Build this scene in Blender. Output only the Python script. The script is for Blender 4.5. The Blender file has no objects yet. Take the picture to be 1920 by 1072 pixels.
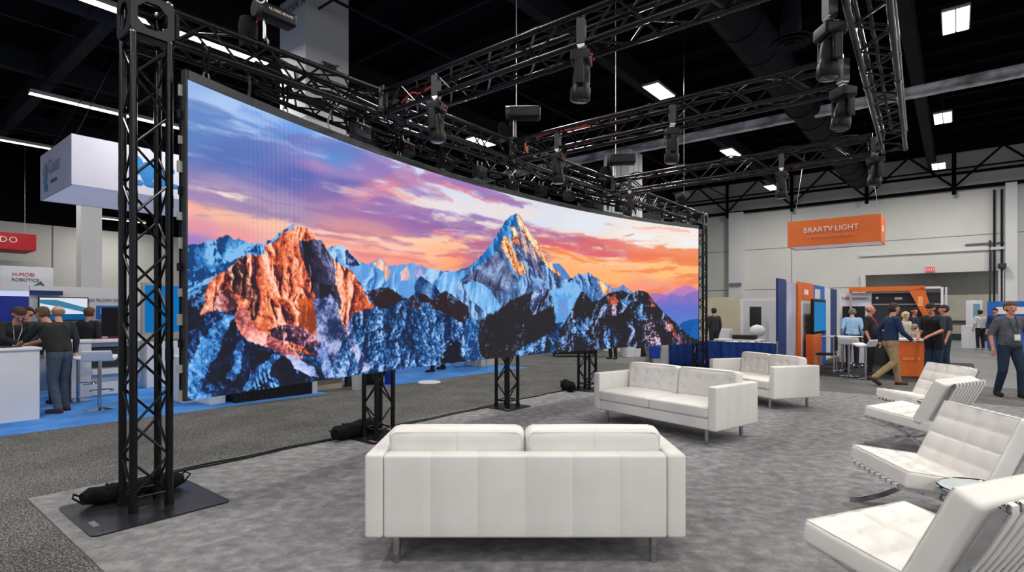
# ---------------------------------------------------------------- picture shown on the LED wall
import numpy as np, math
FPX, HPY, EYE = 1032.0, 584.0, 1.6
BN = np.array([-2.970, 4.316]); BU = np.array([.629, .7774]); BV = np.array([-.7774, .629])
ARC_T, ARC_S, ARC_R = 5.19, -15.884, 16.434
WALL_H = 2.6
WALL_Z0 = EYE - .2785 * WALL_H

def screen_columns(n, x0=351.5, x1=1309.5):
    """spacing of the LED columns along the arc: (arc angle, photo column, top row, bottom row)"""
    px = np.linspace(x0, x1, n)
    d = np.stack([(px - 960) / FPX, np.ones(n)], 1)          # ray direction in plan, Y = 1
    dt, ds = d @ BU, d @ BV
    o = -BN; ot, os_ = o @ BU - ARC_T, o @ BV - ARC_S
    a = dt ** 2 + ds ** 2; b = 2 * (ot * dt + os_ * ds); c = ot ** 2 + os_ ** 2 - ARC_R ** 2
    k = (-b + np.sqrt(b * b - 4 * a * c)) / (2 * a)          # far hit = depth Y
    t, s = ot + k * dt, os_ + k * ds
    ang = np.arctan2(t, s)
    zb, zt = WALL_Z0, WALL_Z0 + WALL_H
    return ang, px, HPY - (zt - EYE) / k * FPX, HPY - (zb - EYE) / k * FPX

_rng = np.random.RandomState(7)
_LAT = _rng.rand(512, 512)
def vnoise(x, y):
    xi = np.floor(x).astype(int); yi = np.floor(y).astype(int)
    fx = x - xi; fy = y - yi
    fx = fx * fx * (3 - 2 * fx); fy = fy * fy * (3 - 2 * fy)
    g = lambda i, j: _LAT[(i & 511), (j & 511)]
    return (g(xi, yi) * (1 - fx) + g(xi + 1, yi) * fx) * (1 - fy) + (g(xi, yi + 1) * (1 - fx) + g(xi + 1, yi + 1) * fx) * fy
def fbm(x, y, o=5, gain=.55):
    v = np.zeros_like(x); a = 1.; t = 0.
    for k in range(o):
        v += a * vnoise(x + 37.1 * k, y + 91.7 * k); t += a
        a *= gain; x = x * 2.03; y = y * 2.03
    return v / t
def ridged(x, y, o=5):
    v = np.zeros_like(x); a = 1.; t = 0.
    for k in range(o):
        v += a * (1 - np.abs(2 * vnoise(x + 17.3 * k, y + 51.1 * k) - 1)); t += a
        a *= .55; x = x * 2.07; y = y * 2.07
    return v / t
def sst(x, a, b):
    t = np.clip((x - a) / (b - a + 1e-9), 0, 1); return t * t * (3 - 2 * t)

def poly_sdf(PX, PY, pts):
    """signed distance (negative inside), photo pixels"""
    p = np.array(pts, float); n = len(p)
    d = np.full(PX.shape, 1e9); inside = np.zeros(PX.shape, bool)
    for i in range(n):
        a, b = p[i], p[(i + 1) % n]
        ex, ey = b - a; wx, wy = PX - a[0], PY - a[1]
        t = np.clip((wx * ex + wy * ey) / (ex * ex + ey * ey + 1e-9), 0, 1)
        d = np.minimum(d, (wx - ex * t) ** 2 + (wy - ey * t) ** 2)
        cond = (a[1] > PY) != (b[1] > PY)
        xx = a[0] + (PY - a[1]) * ex / (ey if abs(ey) > 1e-9 else 1e-9)
        inside ^= cond & (PX < xx)
    d = np.sqrt(d)
    return np.where(inside, -d, d)
def line_dist(PX, PY, pts):
    """distance to a polyline whose points carry a half width: returns d / width"""
    d = np.full(PX.shape, 1e9)
    for (ax, ay, aw), (bx, by, bw) in zip(pts[:-1], pts[1:]):
        ex, ey = bx - ax, by - ay
        t = np.clip(((PX - ax) * ex + (PY - ay) * ey) / (ex * ex + ey * ey + 1e-9), 0, 1)
        d = np.minimum(d, np.hypot(PX - ax - ex * t, PY - ay - ey * t) / (aw + (bw - aw) * t))
    return d

def paint_screen(ncol, nrow):
    ang, px, yt, yb = screen_columns(ncol)
    v = np.linspace(0, 1, nrow)[:, None]
    PX = np.broadcast_to(px[None, :], (nrow, ncol)).copy()
    PY = yt[None, :] + (yb - yt)[None, :] * v
    S = np.broadcast_to((ang * ARC_R)[None, :], (nrow, ncol)) - ang[0] * ARC_R
    Z = np.broadcast_to(v * WALL_H, (nrow, ncol))
    C = lambda *c: np.array(c, float)
    # ---- sky: base colours spread from control points
    base = [(351,150,150,182,236),(420,200,172,200,242),(470,215,160,190,238),(560,250,110,155,228),(600,262,165,203,245),(660,285,190,215,250),
            (730,305,200,222,250),(800,332,205,222,250),(860,385,215,226,244),(900,395,216,228,246),(1000,410,220,226,242),(1100,420,226,232,242),(1200,445,240,239,240),
            (1300,450,244,240,238),(380,260,86,135,200),(360,290,95,140,200),(430,300,92,118,195),(520,320,86,112,200),(600,330,90,112,190),(352,320,150,135,185),
            (400,335,225,200,215),(480,360,245,228,226),(540,385,246,228,222),(610,408,252,222,196),(700,432,252,214,186),(780,440,252,214,186),
            (352,392,248,178,158),(420,400,252,190,160),(500,415,250,190,165),(370,425,226,150,168),(440,440,238,158,158),(360,452,160,128,200),
            (640,470,250,176,150),(720,470,252,186,156),(690,486,246,148,140),(760,488,250,150,132),(820,470,254,190,146),(860,488,254,168,118),(830,440,254,204,164),
            (900,470,254,200,160),(1040,480,252,190,130),(1060,505,254,178,112),(1150,520,255,182,116),(1250,510,255,196,120),(1300,515,255,190,120),
            (1130,470,250,214,180),(1230,465,248,232,214),(1200,540,250,152,122),(1280,532,250,150,110),(1240,552,226,140,160),(1100,540,255,150,96)]
    num = np.zeros((nrow, ncol, 3)); den = np.zeros((nrow, ncol))
    for (x, y, r, g, b) in base:
        w = 1 / (((PX - x) * .55) ** 2 + ((PY - y) * 1.25) ** 2 + 60) ** 1.6
        num += w[..., None] * C(r, g, b); den += w
    img = num / den[..., None]
    # ---- clouds: soft streaks bent by noise
    w1 = fbm(S * .9, Z * 2.6, 5) - .5; w2 = fbm(S * 1.0 + 40, Z * 2.8 + 9, 5) - .5
    fine = fbm(S * 1.7 - Z * .6, Z * 8.0 + S * .9, 6, .62)
    fine = .5 + (fine - fine.mean()) / fine.std() * .17
    scale = (yb - yt)[None, :] / 260.
    WX = PX + w1 * 40 * scale; WY = PY + w2 * 22 * scale
    def cloud(pts, col, a=.9, soft=.95):
        d = line_dist(WX, WY, pts)
        m = (1 - sst(d * .92 + (fine - .5) * 1.5, 1 - soft, 1.3)) * a * sst(1.9 - d, 0, .6)
        np.copyto(img, img * (1 - m[..., None]) + C(*col) * m[..., None])
    cloud([(352,208,8),(420,218,6),(500,235,9),(580,270,9)], (84,134,205), .75)
    cloud([(440,196,10),(510,216,8),(590,255,8)], (104,150,222), .6)
    cloud([(360,268,22),(430,292,20),(500,300,22),(580,318,22)], (82,118,196), .7)
    cloud([(400,245,16),(440,240,20),(520,262,12),(600,288,8)], (190,212,248), .6)
    cloud([(352,296,5),(385,300,6),(420,312,3)], (206,188,226), .8)
    cloud([(450,300,9),(520,322,15),(600,345,24),(680,352,16),(740,372,10)], (84,106,190), .85)
    cloud([(380,322,6),(440,326,7),(520,345,8)], (128,122,190), .7)
    cloud([(356,338,9),(420,352,8),(500,368,5),(560,384,3)], (158,134,176), .85)
    cloud([(360,372,10),(430,384,10),(500,398,9),(575,412,6)], (156,132,182), .9)
    cloud([(370,344,4),(470,352,5),(560,378,6),(640,398,3)], (250,232,226), .8)
    cloud([(400,362,3),(470,372,5),(540,386,5)], (250,226,214), .8)
    cloud([(590,268,8),(640,282,12),(700,312,9),(760,340,6)], (76,128,206), .9)
    cloud([(600,300,12),(640,318,10),(690,330,5),(740,348,5)], (228,222,242), .8)
    cloud([(565,296,7),(600,308,8),(640,325,6)], (198,130,180), .7)
    cloud([(690,318,6),(740,335,10),(800,358,10),(850,372,4)], (150,118,186), .85)
    cloud([(690,336,7),(735,354,11),(775,372,6)], (230,140,160), .9)
    cloud([(735,352,4),(752,360,4)], (250,166,144), .8)
    cloud([(660,355,10),(700,366,12),(745,378,8)], (216,120,160), .85)
    cloud([(570,350,14),(640,372,14),(720,392,16),(800,410,12)], (146,112,182), .85)
    cloud([(590,392,8),(680,402,10),(780,420,14),(860,434,18),(935,446,12)], (146,106,176), .95)
    cloud([(720,416,4),(790,428,6),(860,446,6),(930,458,5)], (238,112,126), .85)
    cloud([(650,392,3),(700,398,4),(745,402,3)], (246,222,216), .8)
    cloud([(780,338,8),(820,356,8),(850,370,3)], (198,134,172), .85)
    cloud([(800,324,6),(860,344,9),(920,368,10),(980,388,4)], (156,122,186), .95)
    cloud([(800,330,3),(880,362,4),(940,385,4)], (236,118,132), .8)
    cloud([(870,402,5),(905,408,6),(940,418,5)], (154,122,178), .8)
    cloud([(800,372,6),(850,384,8),(880,402,8)], (222,230,244), .6)
    cloud([(608,428,3),(680,440,6),(765,450,3)], (190,128,154), .9)
    cloud([(595,442,3),(680,456,7),(780,470,3)], (206,130,146), .9)
    cloud([(655,472,5),(720,480,7),(790,492,5)], (226,132,136), .75)
    cloud([(840,455,3),(880,460,5),(925,472,3)], (228,128,126), .85)
    cloud([(806,477,3),(860,481,6),(905,486,4)], (226,118,124), .9)
    cloud([(600,452,3),(660,462,4),(720,468,3)], (240,150,140), .6)
    cloud([(985,425,7),(1030,438,9),(1080,450,7),(1140,458,3)], (184,104,146), .95)
    cloud([(1050,438,4),(1090,442,3),(1130,448,2)], (214,120,130), .7)
    cloud([(1000,455,8),(1060,464,9),(1130,474,8),(1220,480,7)], (226,96,108), .95)
    cloud([(1080,462,5),(1140,468,5),(1210,474,4)], (206,112,128), .8)
    cloud([(1010,470,4),(1090,486,6),(1180,488,6),(1309,492,8)], (246,130,74), .9)
    cloud([(1180,482,5),(1250,482,6),(1309,484,7)], (236,122,84), .85)
    cloud([(1140,506,2),(1200,506,4),(1265,506,4)], (244,132,70), .85)
    cloud([(1190,424,3),(1215,426,4),(1235,424,2)], (244,170,150), .9)
    cloud([(1232,428,3),(1260,431,4),(1292,433,3)], (240,164,150), .8)
    cloud([(1050,437,2),(1080,436,3),(1095,443,2)], (240,150,130), .8)
    cloud([(1172,440,2),(1194,442,2)], (236,160,146), .9)
    cloud([(1244,462,2),(1256,464,2)], (240,160,130), .8)
    cloud([(1255,469,1.5),(1280,470,2)], (236,150,120), .8)
    cloud([(1265,514,1.5),(1309,517,2)], (240,150,100), .7)
    cloud([(1060,478,2),(1140,494,2),(1230,496,2)], (254,204,140), .7)
    # drifting cloud bank broken up by stretched noise, coloured by place
    cb = [(360,240,94,130,194),(450,290,86,114,184),(560,330,90,104,178),(650,350,112,102,174),(720,380,146,110,178),(800,420,142,104,176),(880,430,148,106,172),(930,450,170,104,150),
          (400,370,160,136,178),(500,400,158,134,176),(650,440,206,136,152),(720,460,218,136,142),(800,480,224,124,126),(780,350,176,124,176),(850,360,164,120,178),(940,390,170,124,172),
          (900,412,156,124,176),(1040,445,186,106,140),(1120,470,224,100,104),(1220,486,238,124,84),(1300,488,240,132,80),(1200,505,246,140,76),(1220,425,242,168,148),(620,300,84,130,204),(690,320,150,120,188),
          (740,350,214,132,158),(690,360,206,122,160),(600,310,160,126,186)]
    num = np.zeros((nrow, ncol, 3)); den = np.zeros((nrow, ncol))
    for (x, y, r, g, b) in cb:
        w = 1 / (((PX - x) * .6) ** 2 + ((PY - y) * 1.3) ** 2 + 60) ** 1.8
        num += w[..., None] * C(r, g, b); den += w
    ccol = num / den[..., None]
    dens = np.full((nrow, ncol), -.12)
    for (x0, y0, x1, y1, hw, a) in ((352, 250, 560, 330, 62, .30), (560, 320, 760, 385, 46, .34), (700, 345, 960, 440, 34, .26), (590, 392, 945, 455, 24, .26), (352, 372, 600, 410, 18, .14), (600, 430, 800, 485, 28, .08),
                                    (800, 455, 940, 490, 22, .12), (985, 440, 1309, 487, 17, .17), (800, 330, 1000, 395, 16, .2), (1140, 420, 1309, 440, 12, .1), (1000, 470, 1309, 512, 24, .05), (560, 265, 760, 330, 26, .2)):
        d = line_dist(PX, PY, [(x0, y0, hw), (x1, y1, hw)])
        dens = np.maximum(dens, a * (1 - sst(d, .3, 1.2)) - .06)
    cn = fbm(S * .75 + w1 * .8, Z * 4.6 + S * .35, 7, .6); cn = (cn - cn.mean()) / cn.std() * .17
    cm = sst(cn + dens, .02, .26) * .85
    img = img * (1 - cm[..., None]) + ccol * cm[..., None]
    hi = sst(-cn + dens * .6, .12, .40) * .45 * (dens > -.05)                 # bright rents between the banks
    rent = np.where(PX[..., None] < 600, C(226, 216, 240), C(252, 220, 206)) * np.ones((nrow, ncol, 1))
    img = img * (1 - hi[..., None]) + rent * hi[..., None]
    # faint vertical moire bands of the LED grid
    moi = np.exp(-((PX - 525) / 70) ** 2) * (PY < 450)
    img = img + (moi * 8 * np.sin(PX * .74 + np.sin(PY * .013) * 1.2))[..., None] * C(1, .5, -.7)
    # ---- mountains
    nz = lambda n: .5 + (n - n.mean()) / n.std() * .17
    R = lambda kx, kz, rot=0., o=5, sx=0.: nz(ridged((S * np.cos(rot) + Z * np.sin(rot)) * kx + sx, (-S * np.sin(rot) + Z * np.cos(rot)) * kz + sx * 1.7, o))
    Fb = lambda kx, kz, rot=0., o=5, sx=0.: nz(fbm((S * np.cos(rot) + Z * np.sin(rot)) * kx + sx, (-S * np.sin(rot) + Z * np.cos(rot)) * kz + sx * 1.7, o, .6))
    jag = (fbm(S * 16, Z * 16, 4, .65) - .5)
    grain = fbm(S * 34, Z * 34, 3, .8) - .5
    spark = vnoise(S * 90, Z * 90)
    def region(pts, fn, jagk=7., soft=.8):
        x0 = min(p[0] for p in pts) - 12; x1 = max(p[0] for p in pts) + 12
        jj = np.where((px >= x0) & (px <= x1))[0]
        if len(jj) == 0: return
        sl = slice(jj[0], jj[-1] + 1)
        d = poly_sdf(PX[:, sl], PY[:, sl], pts) + jag[:, sl] * jagk * scale[:, sl]
        m = 1 - sst(d, -soft, soft)
        img[:, sl] = img[:, sl] * (1 - m[..., None]) + fn(sl) * m[..., None]
    def mix(a, b, t):
        return np.asarray(a, float) * (1 - t[..., None]) + np.asarray(b, float) * t[..., None]
    def ramp(n, stops):
        out = np.zeros(n.shape + (3,)); out[:] = stops[0][1]
        for (p0, c0), (p1, c1) in zip(stops[:-1], stops[1:]):
            out = mix(out, c1, sst(n, p0, p1))
        return out
    n_iso = R(3.2, 3.2, .3); n_diag = R(2.2, 7.5, -.75, 5, 3.); n_diag2 = R(2.2, 8, .8, 5, 8.); n_vert = R(7.5, 1.5, .18, 5, 5.)
    n_fine = R(9, 9, .2, 4, 11.); n_str = R(16, 2.2, -.45, 4, 2.); f_big = Fb(1.3, 1.3, 0, 4, 20.)
    f_mid = Fb(4., 5., .3, 6, 31.)
    n_str2 = R(15, 2.6, .5, 4, 6.)
    # relief of ridged terrain, shaded by a low light: gives crests, gullies and faces
    def relief(freq, la, sx, ax=1., warp=.5, octv=7):
        u = S * freq + sx + warp * (fbm(S * freq * .7 + sx, Z * freq * .7, 4) - .5) * 2; v_ = Z * freq * ax + sx * 1.3 + warp * (fbm(S * freq * .7 + sx + 60, Z * freq * .7 + 7, 4) - .5) * 2
        hgt = np.zeros_like(u); a = 1.; w = np.ones_like(u); f = 1.
        for k in range(octv):
            n = 1 - np.abs(2 * vnoise(u * f + 31.7 * k, v_ * f + 77.3 * k) - 1); n = n * n * w
            hgt += n * a; w = np.clip(n * 1.8, 0, 1); a *= .56; f *= 2.03
        gx = np.gradient(hgt, axis=1) / (np.gradient(S, axis=1) + 1e-9); gz = np.gradient(hgt, axis=0) / (np.gradient(Z, axis=0) + 1e-9)
        sh = gx * math.cos(la) + gz * math.sin(la)
        sh = np.tanh((sh - sh.mean()) / sh.std() * .8)
        return .5 + sh / (sh.std() + 1e-9) * .17, hgt
    n_rel, h_rel = relief(1.5, .5, 3.3, .8); n_rel2, h_rel2 = relief(2.6, -.4, 9.1, .55); n_rel3, _h3 = relief(1.1, 2.4, 14.7, .9)
    def blue_snow(sl, dark=(16,40,88), mid=(58,128,200), lite=(150,200,244), k=0.):
        n = n_rel[:, sl] * .7 + f_mid[:, sl] * .3 + k + grain[:, sl] * .25
        return ramp(n, [(.3, dark), (.46, dark), (.54, mid), (.7, lite)])
    def far_hill(sl):
        t = sst(PY[:, sl], 534, 606)
        return ramp(t + (n_diag[:, sl] - .5) * .25, [(0, (196,124,186)), (.35, (140,116,196)), (.7, (96,118,204)), (1., (74,118,200))])
    # distant hills on the right
    region([(1196,560),(1215,551),(1232,549),(1246,552),(1262,560),(1262,575),(1200,575)], lambda sl: mix((176,116,178), (150,118,190), n_iso[:, sl]), 3)
    region([(1222,568),(1240,556),(1258,548),(1270,540),(1284,535),(1296,536),(1309,542),(1330,545),(1330,640),(1240,600)], far_hill, 4)
    region([(1226,570),(1240,560),(1262,552),(1280,556),(1296,548),(1330,540),(1330,640),(1240,610)], lambda sl: ramp(PY[:, sl] / 60 - 9.2 + (n_diag[:, sl] - .5) * .5, [(0, (136,112,192)), (.5, (96,112,200)), (1, (84,126,206))]), 4)
    region([(1268,615),(1280,604),(1294,599),(1330,595),(1330,645),(1290,640)], lambda sl: mix((0,80,156), (6,104,184), n_iso[:, sl]), 1.5)
    region([(1120,545),(1135,530),(1150,540),(1160,538),(1168,534),(1180,542),(1190,552),(1150,560)], lambda sl: ramp(n_diag[:, sl], [(.3,(92,120,178)),(.8,(146,168,216))]), 3)
    # left back ridge
    region([(345,458),(370,457),(400,452),(415,446),(427,441),(437,449),(447,446),(458,452),(478,455),(492,457),(507,452),(520,440),(535,428),(548,421),(560,421),(568,440),(540,480),(470,520),(420,560),(345,600)],
           lambda sl: blue_snow(sl, (18,62,120), (50,126,196), (128,188,238), .05), 5)
    region([(345,545),(375,528),(400,518),(420,512),(410,522),(370,540),(345,552)], lambda sl: blue_snow(sl, (70,140,210), (110,175,235), (150,200,245), .2), 4)
    # small blue peaks and snow saddle
    region([(606,470),(618,464),(630,460),(640,459),(648,464),(656,474),(672,490),(700,500),(700,540),(620,520)], lambda sl: blue_snow(sl, (24,50,100), (96,158,222), (176,214,246), .1), 3)
    region([(648,472),(658,478),(670,490),(676,500),(660,500),(648,495)], lambda sl: ramp(n_fine[:, sl] + grain[:, sl], [(.3,(28,36,70)),(.6,(36,52,100)),(.95,(150,180,225))]), 4)
    region([(652,500),(676,498),(692,494),(704,488),(712,483),(720,490),(728,499),(738,497),(748,497),(760,495),(772,493),(786,497),(800,502),(816,506),(835,508),(850,540),(840,590),(640,590)],
           lambda sl: ramp(n_rel[:, sl] * .75 + n_vert[:, sl] * .25, [(.26, (44,106,178)), (.48, (92,156,222)), (.72, (168,210,246))]), 3)
    region([(700,494),(712,484),(722,494),(732,506),(730,520),(724,526),(720,510),(704,500)], lambda sl: ramp(n_vert[:, sl], [(.3,(216,150,130)),(.7,(252,216,196))]), 4)
    region([(752,510),(764,498),(768,512),(766,525),(752,526)], lambda sl: ramp(n_vert[:, sl], [(.3,(190,150,170)),(.7,(246,206,200))]), 4)
    region([(775,500),(790,497),(800,506),(795,520),(775,520)], lambda sl: ramp(n_iso[:, sl], [(.3,(120,140,205)),(.8,(190,190,230))]), 4)
    # the great peak
    peak = [(800,540),(832,510),(842,506),(850,508),(862,506),(878,500),(888,492),(904,478),(916,466),(926,450),(936,432),(948,414),(958,404),(966,401),(973,403),(980,412),(990,428),(1000,442),(1008,452),(1014,466),(1024,482),(1036,498),(1046,508),(1056,520),(1066,530),(1090,560),(1000,600),(860,600),(800,580)]
    region([(1030,500),(1038,494),(1048,494),(1056,502),(1064,512),(1070,522),(1040,530)], lambda sl: mix((58,110,190), (96,150,216), n_iso[:, sl]), 2)
    region(peak, lambda sl: ramp(n_rel2[:, sl] * .6 + n_str[:, sl] * .2 + f_mid[:, sl] * .2 + grain[:, sl] * .25 - .02, [(.28, (34,56,92)), (.46, (72,104,154)), (.56, (122,168,222)), (.72, (170,208,246))]), 3.5)
    region([(905,478),(916,464),(930,444),(946,418),(958,404),(967,401),(972,405),(970,420),(960,436),(948,448),(938,462),(922,480),(900,496),(885,506)],
           lambda sl: ramp(n_rel2[:, sl], [(.25, (8,78,142)), (.5, (16,110,184)), (.8, (90,166,222))]), 3)
    region([(800,545),(836,510),(870,506),(884,502),(870,520),(850,535),(858,560),(870,590),(820,590)], lambda sl: ramp(n_vert[:, sl] * .7 + f_mid[:, sl] * .3, [(.3, (52,112,180)), (.55, (104,170,232)), (.8, (158,208,246))]), 3)
    region([(868,534),(884,526),(905,530),(922,546),(940,575),(930,590),(915,588),(880,560)], lambda sl: ramp(n_vert[:, sl], [(.3, (76,140,208)), (.6, (124,186,240)), (.85, (168,212,248))]), 4)
    region([(862,528),(886,514),(900,500),(915,488),(928,474),(945,490),(968,520),(960,545),(930,545),(905,532),(885,524)],
           lambda sl: ramp(n_str2[:, sl] * .5 + f_mid[:, sl] * .5 + grain[:, sl] * .3, [(.3, (46,48,76)), (.5, (88,100,142)), (.75, (150,176,220))]), 5)
    gold = lambda sl: ramp(n_str[:, sl] * .75 + grain[:, sl] * .55 + f_mid[:, sl] * .2, [(.25, (150,70,44)), (.42, (236,150,92)), (.56, (254,216,160)), (.78, (255,240,206))])
    region([(969,405),(974,405),(990,428),(1000,443),(1008,454),(1014,468),(1026,485),(1040,502),(1052,516),(1048,520),(1036,508),(1026,500),(1016,486),(1004,470),(994,455),(984,440),(974,420)], gold, 8)
    region([(940,452),(947,444),(955,452),(962,470),(972,485),(984,500),(988,514),(976,516),(966,508),(958,492),(948,474),(938,464)], gold, 11)
    region([(958,426),(964,424),(972,440),(968,448),(962,440)], gold, 5)
    region([(958,446),(972,440),(980,452),(976,464),(962,460)], lambda sl: ramp(f_mid[:, sl] + grain[:, sl], [(.3, (60,34,44)), (.6, (150,72,52)), (.8, (232,156,104))]), 5)
    region([(972,420),(984,442),(998,462),(1012,490),(1000,500),(984,480),(972,452)], lambda sl: ramp(n_str[:, sl] + grain[:, sl] * .5, [(.3, (90,80,120)), (.5, (190,150,160)), (.7, (250,214,170))]), 5)
    region([(980,470),(996,476),(1012,498),(1024,520),(1016,524),(1000,505)], lambda sl: ramp(n_str[:, sl] + grain[:, sl] * .6, [(.3, (48,50,80)), (.65, (110,120,168)), (.9, (214,190,196))]), 5)
    # jagged ridge right of it
    region([(1052,540),(1064,524),(1076,519),(1084,513),(1092,515),(1100,512),(1105,510),(1112,518),(1120,521),(1130,528),(1140,540),(1140,560),(1100,580),(1060,570)],
           lambda sl: ramp(n_rel2[:, sl] * .8 + f_mid[:, sl] * .2 + grain[:, sl] * .3, [(.35, (22,40,82)), (.5, (66,112,176)), (.66, (146,190,238))]), 4)
    region([(1120,524),(1128,527),(1138,538),(1147,547),(1136,551),(1130,552),(1126,540)], gold, 2)
    # ---- foreground masses
    def dark_blue(sl, lo=.5):
        n = n_fine[:, sl] * .5 + f_mid[:, sl] * .35 + n_diag2[:, sl] * .2 + grain[:, sl] * .55
        return ramp(n, [(.3, (14,26,58)), (lo, (22,58,112)), (lo + .1, (58,122,192)), (lo + .24, (160,200,244))])
    n_rib = R(6.5, 1.6, -.35, 5, 15.)
    def slope(sl):
        n = n_rel[:, sl] * .5 + n_rib[:, sl] * .22 + n_rel2[:, sl] * .28 + grain[:, sl] * .75 - .03
        a = ramp(n, [(.30, (14,26,56)), (.48, (26,68,122)), (.61, (66,130,198)), (.76, (192,212,246))])
        return mix(a, (26,78,140), .08 * np.ones_like(n))
    region([(345,560),(400,530),(440,560),(560,600),(640,540),(680,545),(700,548),(730,552),(770,560),(800,552),(830,560),(860,590),(900,600),(960,590),(1080,580),(1180,600),(1240,620),(1320,640),(1320,720),(345,780)], slope, 6)
    region([(345,565),(372,556),(398,560),(440,560),(470,600),(520,650),(600,690),(640,720),(640,760),(345,790)],
           lambda sl: ramp(n_rel3[:, sl] * .62 + n_diag2[:, sl] * .28 + f_mid[:, sl] * .1 + grain[:, sl] * .45, [(.40, (20,22,40)), (.56, (22,42,86)), (.63, (50,116,196)), (.8, (140,196,248))]), 6)
    blk = lambda sl: ramp(n_rel3[:, sl] * .6 + f_mid[:, sl] * .4 + grain[:, sl] * .3, [(.4, (20,20,34)), (.62, (24,28,48)), (.7, (70,120,190)), (.9, (180,205,245))])
    region([(352,560),(380,548),(386,585),(380,610),(352,620)], blk, 8)
    region([(430,600),(448,600),(440,650),(415,690),(400,680),(414,640)], blk, 8)
    region([(395,690),(430,680),(450,700),(440,720),(400,716),(388,708)], blk, 8)
    region([(480,652),(520,664),(540,672),(556,690),(556,712),(520,712),(480,690)], blk, 8)
    # orange mountain
    rock = lambda sl: ramp(n_rel2[:, sl] * .62 + n_vert[:, sl] * .25 + f_mid[:, sl] * .12 + grain[:, sl] * .4 + .07, [(.32, (50,26,44)), (.44, (146,54,44)), (.55, (226,102,60)), (.66, (248,156,114)), (.79, (253,212,194))])
    rockd = lambda sl: ramp(n_rel2[:, sl] * .7 + f_mid[:, sl] * .28 + grain[:, sl] * .4, [(.36, (30,22,36)), (.54, (62,38,48)), (.64, (150,78,60)), (.8, (246,190,160))])
    mount = [(376,590),(384,560),(388,538),(398,524),(408,516),(425,506),(440,491),(450,486),(462,480),(478,479),(495,475),(498,460),(508,456),(520,448),(534,436),(546,430),(553,423),(562,424),(572,428),(582,434),(590,447),(604,452),(612,466),(624,486),(644,500),(660,506),(672,528),(686,550),(700,575),(660,590),(656,612),(640,640),(600,670),(560,660),(520,655),(480,640),(450,626),(440,600),(444,575),(420,580),(396,584)]
    region(mount, rock, 5)
    region([(425,506),(445,490),(460,482),(462,500),(470,520),(474,545),(470,560),(452,556),(436,545),(424,525)], rockd, 6)
    region([(455,540),(475,520),(480,550),(486,580),(476,600),(462,590),(468,565)], rockd, 6)
    region([(410,545),(430,540),(450,560),(448,575),(425,585),(400,580),(404,560)], lambda sl: ramp(n_diag2[:, sl] * .6 + f_mid[:, sl] * .4 + grain[:, sl] * .5, [(.4, (70,36,50)), (.55, (170,96,90)), (.75, (242,186,190))]), 6)
    shade = lambda sl: ramp(n_rel2[:, sl] * .7 + f_mid[:, sl] * .28 + grain[:, sl] * .3, [(.38, (26,24,38)), (.56, (54,50,76)), (.7, (112,116,160)), (.86, (180,186,226))])
    region([(562,450),(576,452),(592,449),(603,452),(612,467),(624,487),(630,505),(630,530),(640,560),(640,585),(620,560),(612,545),(600,560),(592,570),(586,540),(578,510),(568,485),(560,465)], shade, 5)
    region([(600,530),(622,535),(628,570),(610,575),(600,560)], lambda sl: mix((44,34,46), (24,22,34), f_mid[:, sl]), 5)
    region([(588,560),(600,560),(618,550),(634,575),(640,600),(650,625),(640,660),(620,690),(604,690),(594,640),(592,600)],
           lambda sl: ramp(f_mid[:, sl] * .6 + n_str2[:, sl] * .4 + grain[:, sl] * .5, [(.4, (30,44,84)), (.56, (86,104,158)), (.74, (176,184,228))]), 6)
    region([(560,560),(584,560),(592,590),(592,620),(580,628),(560,612)], lambda sl: ramp(n_vert[:, sl] + grain[:, sl] * .5, [(.3,(140,56,34)),(.6,(216,98,44)),(.85,(250,150,84))]), 5)
    pink = lambda sl: ramp(n_rel[:, sl] * .6 + f_mid[:, sl] * .4 + grain[:, sl] * .4, [(.3, (120,60,74)), (.46, (226,120,110)), (.6, (250,176,160)), (.78, (253,220,214))])
    region([(440,588),(448,576),(462,574),(470,600),(484,618),(506,626),(530,640),(552,656),(566,668),(560,676),(538,668),(512,656),(484,646),(460,636),(444,618)], pink, 5)
    region([(500,618),(540,606),(566,612),(590,628),(600,650),(606,668),(590,668),(566,652),(540,640),(515,632)],
           lambda sl: ramp(n_rel[:, sl] * .7 + f_mid[:, sl] * .3 + grain[:, sl] * .5, [(.42, (38,30,50)), (.56, (110,62,84)), (.7, (240,170,180))]), 6)
    region([(536,664),(560,672),(590,690),(600,710),(574,700),(552,690)], lambda sl: ramp(f_mid[:, sl] + grain[:, sl] * .5, [(.3, (90,120,190)), (.6, (170,190,240)), (.8, (214,210,244))]), 5)
    region([(640,505),(660,506),(673,528),(684,548),(668,552),(656,570),(660,590),(655,612),(648,600),(644,572),(634,545),(628,510)], rock, 5)
    region([(652,596),(664,636),(676,660),(694,694),(680,694),(664,668),(652,636)], lambda sl: ramp(n_rel[:, sl] * .8 + grain[:, sl] * .6 + .1, [(.34,(40,56,104)),(.5,(104,120,178)),(.7,(206,202,234))]), 10, 2.)
    region([(590,650),(606,652),(616,680),(630,706),(614,708),(602,690)], lambda sl: ramp(n_rel[:, sl] * .8 + grain[:, sl] * .5 + .1, [(.34,(60,90,160)),(.5,(120,152,218)),(.7,(190,206,246))]), 9, 2.)
    # snowy left lowlands: light streaks
    lite = lambda sl: ramp(n_rel3[:, sl] * .5 + n_diag2[:, sl] * .5 + grain[:, sl] * .5, [(.4, (26,62,120)), (.52, (66,140,214)), (.72, (150,204,250))])
    region([(395,610),(420,588),(436,590),(424,628),(404,668),(380,710),(360,746),(352,740),(352,690),(372,650)], lite, 8)
    region([(440,648),(456,640),(452,690),(436,712),(424,708),(436,680)], lite, 8)
    region([(480,690),(512,664),(524,666),(500,700),(470,728),(450,738),(462,715)], lite, 8)
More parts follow.
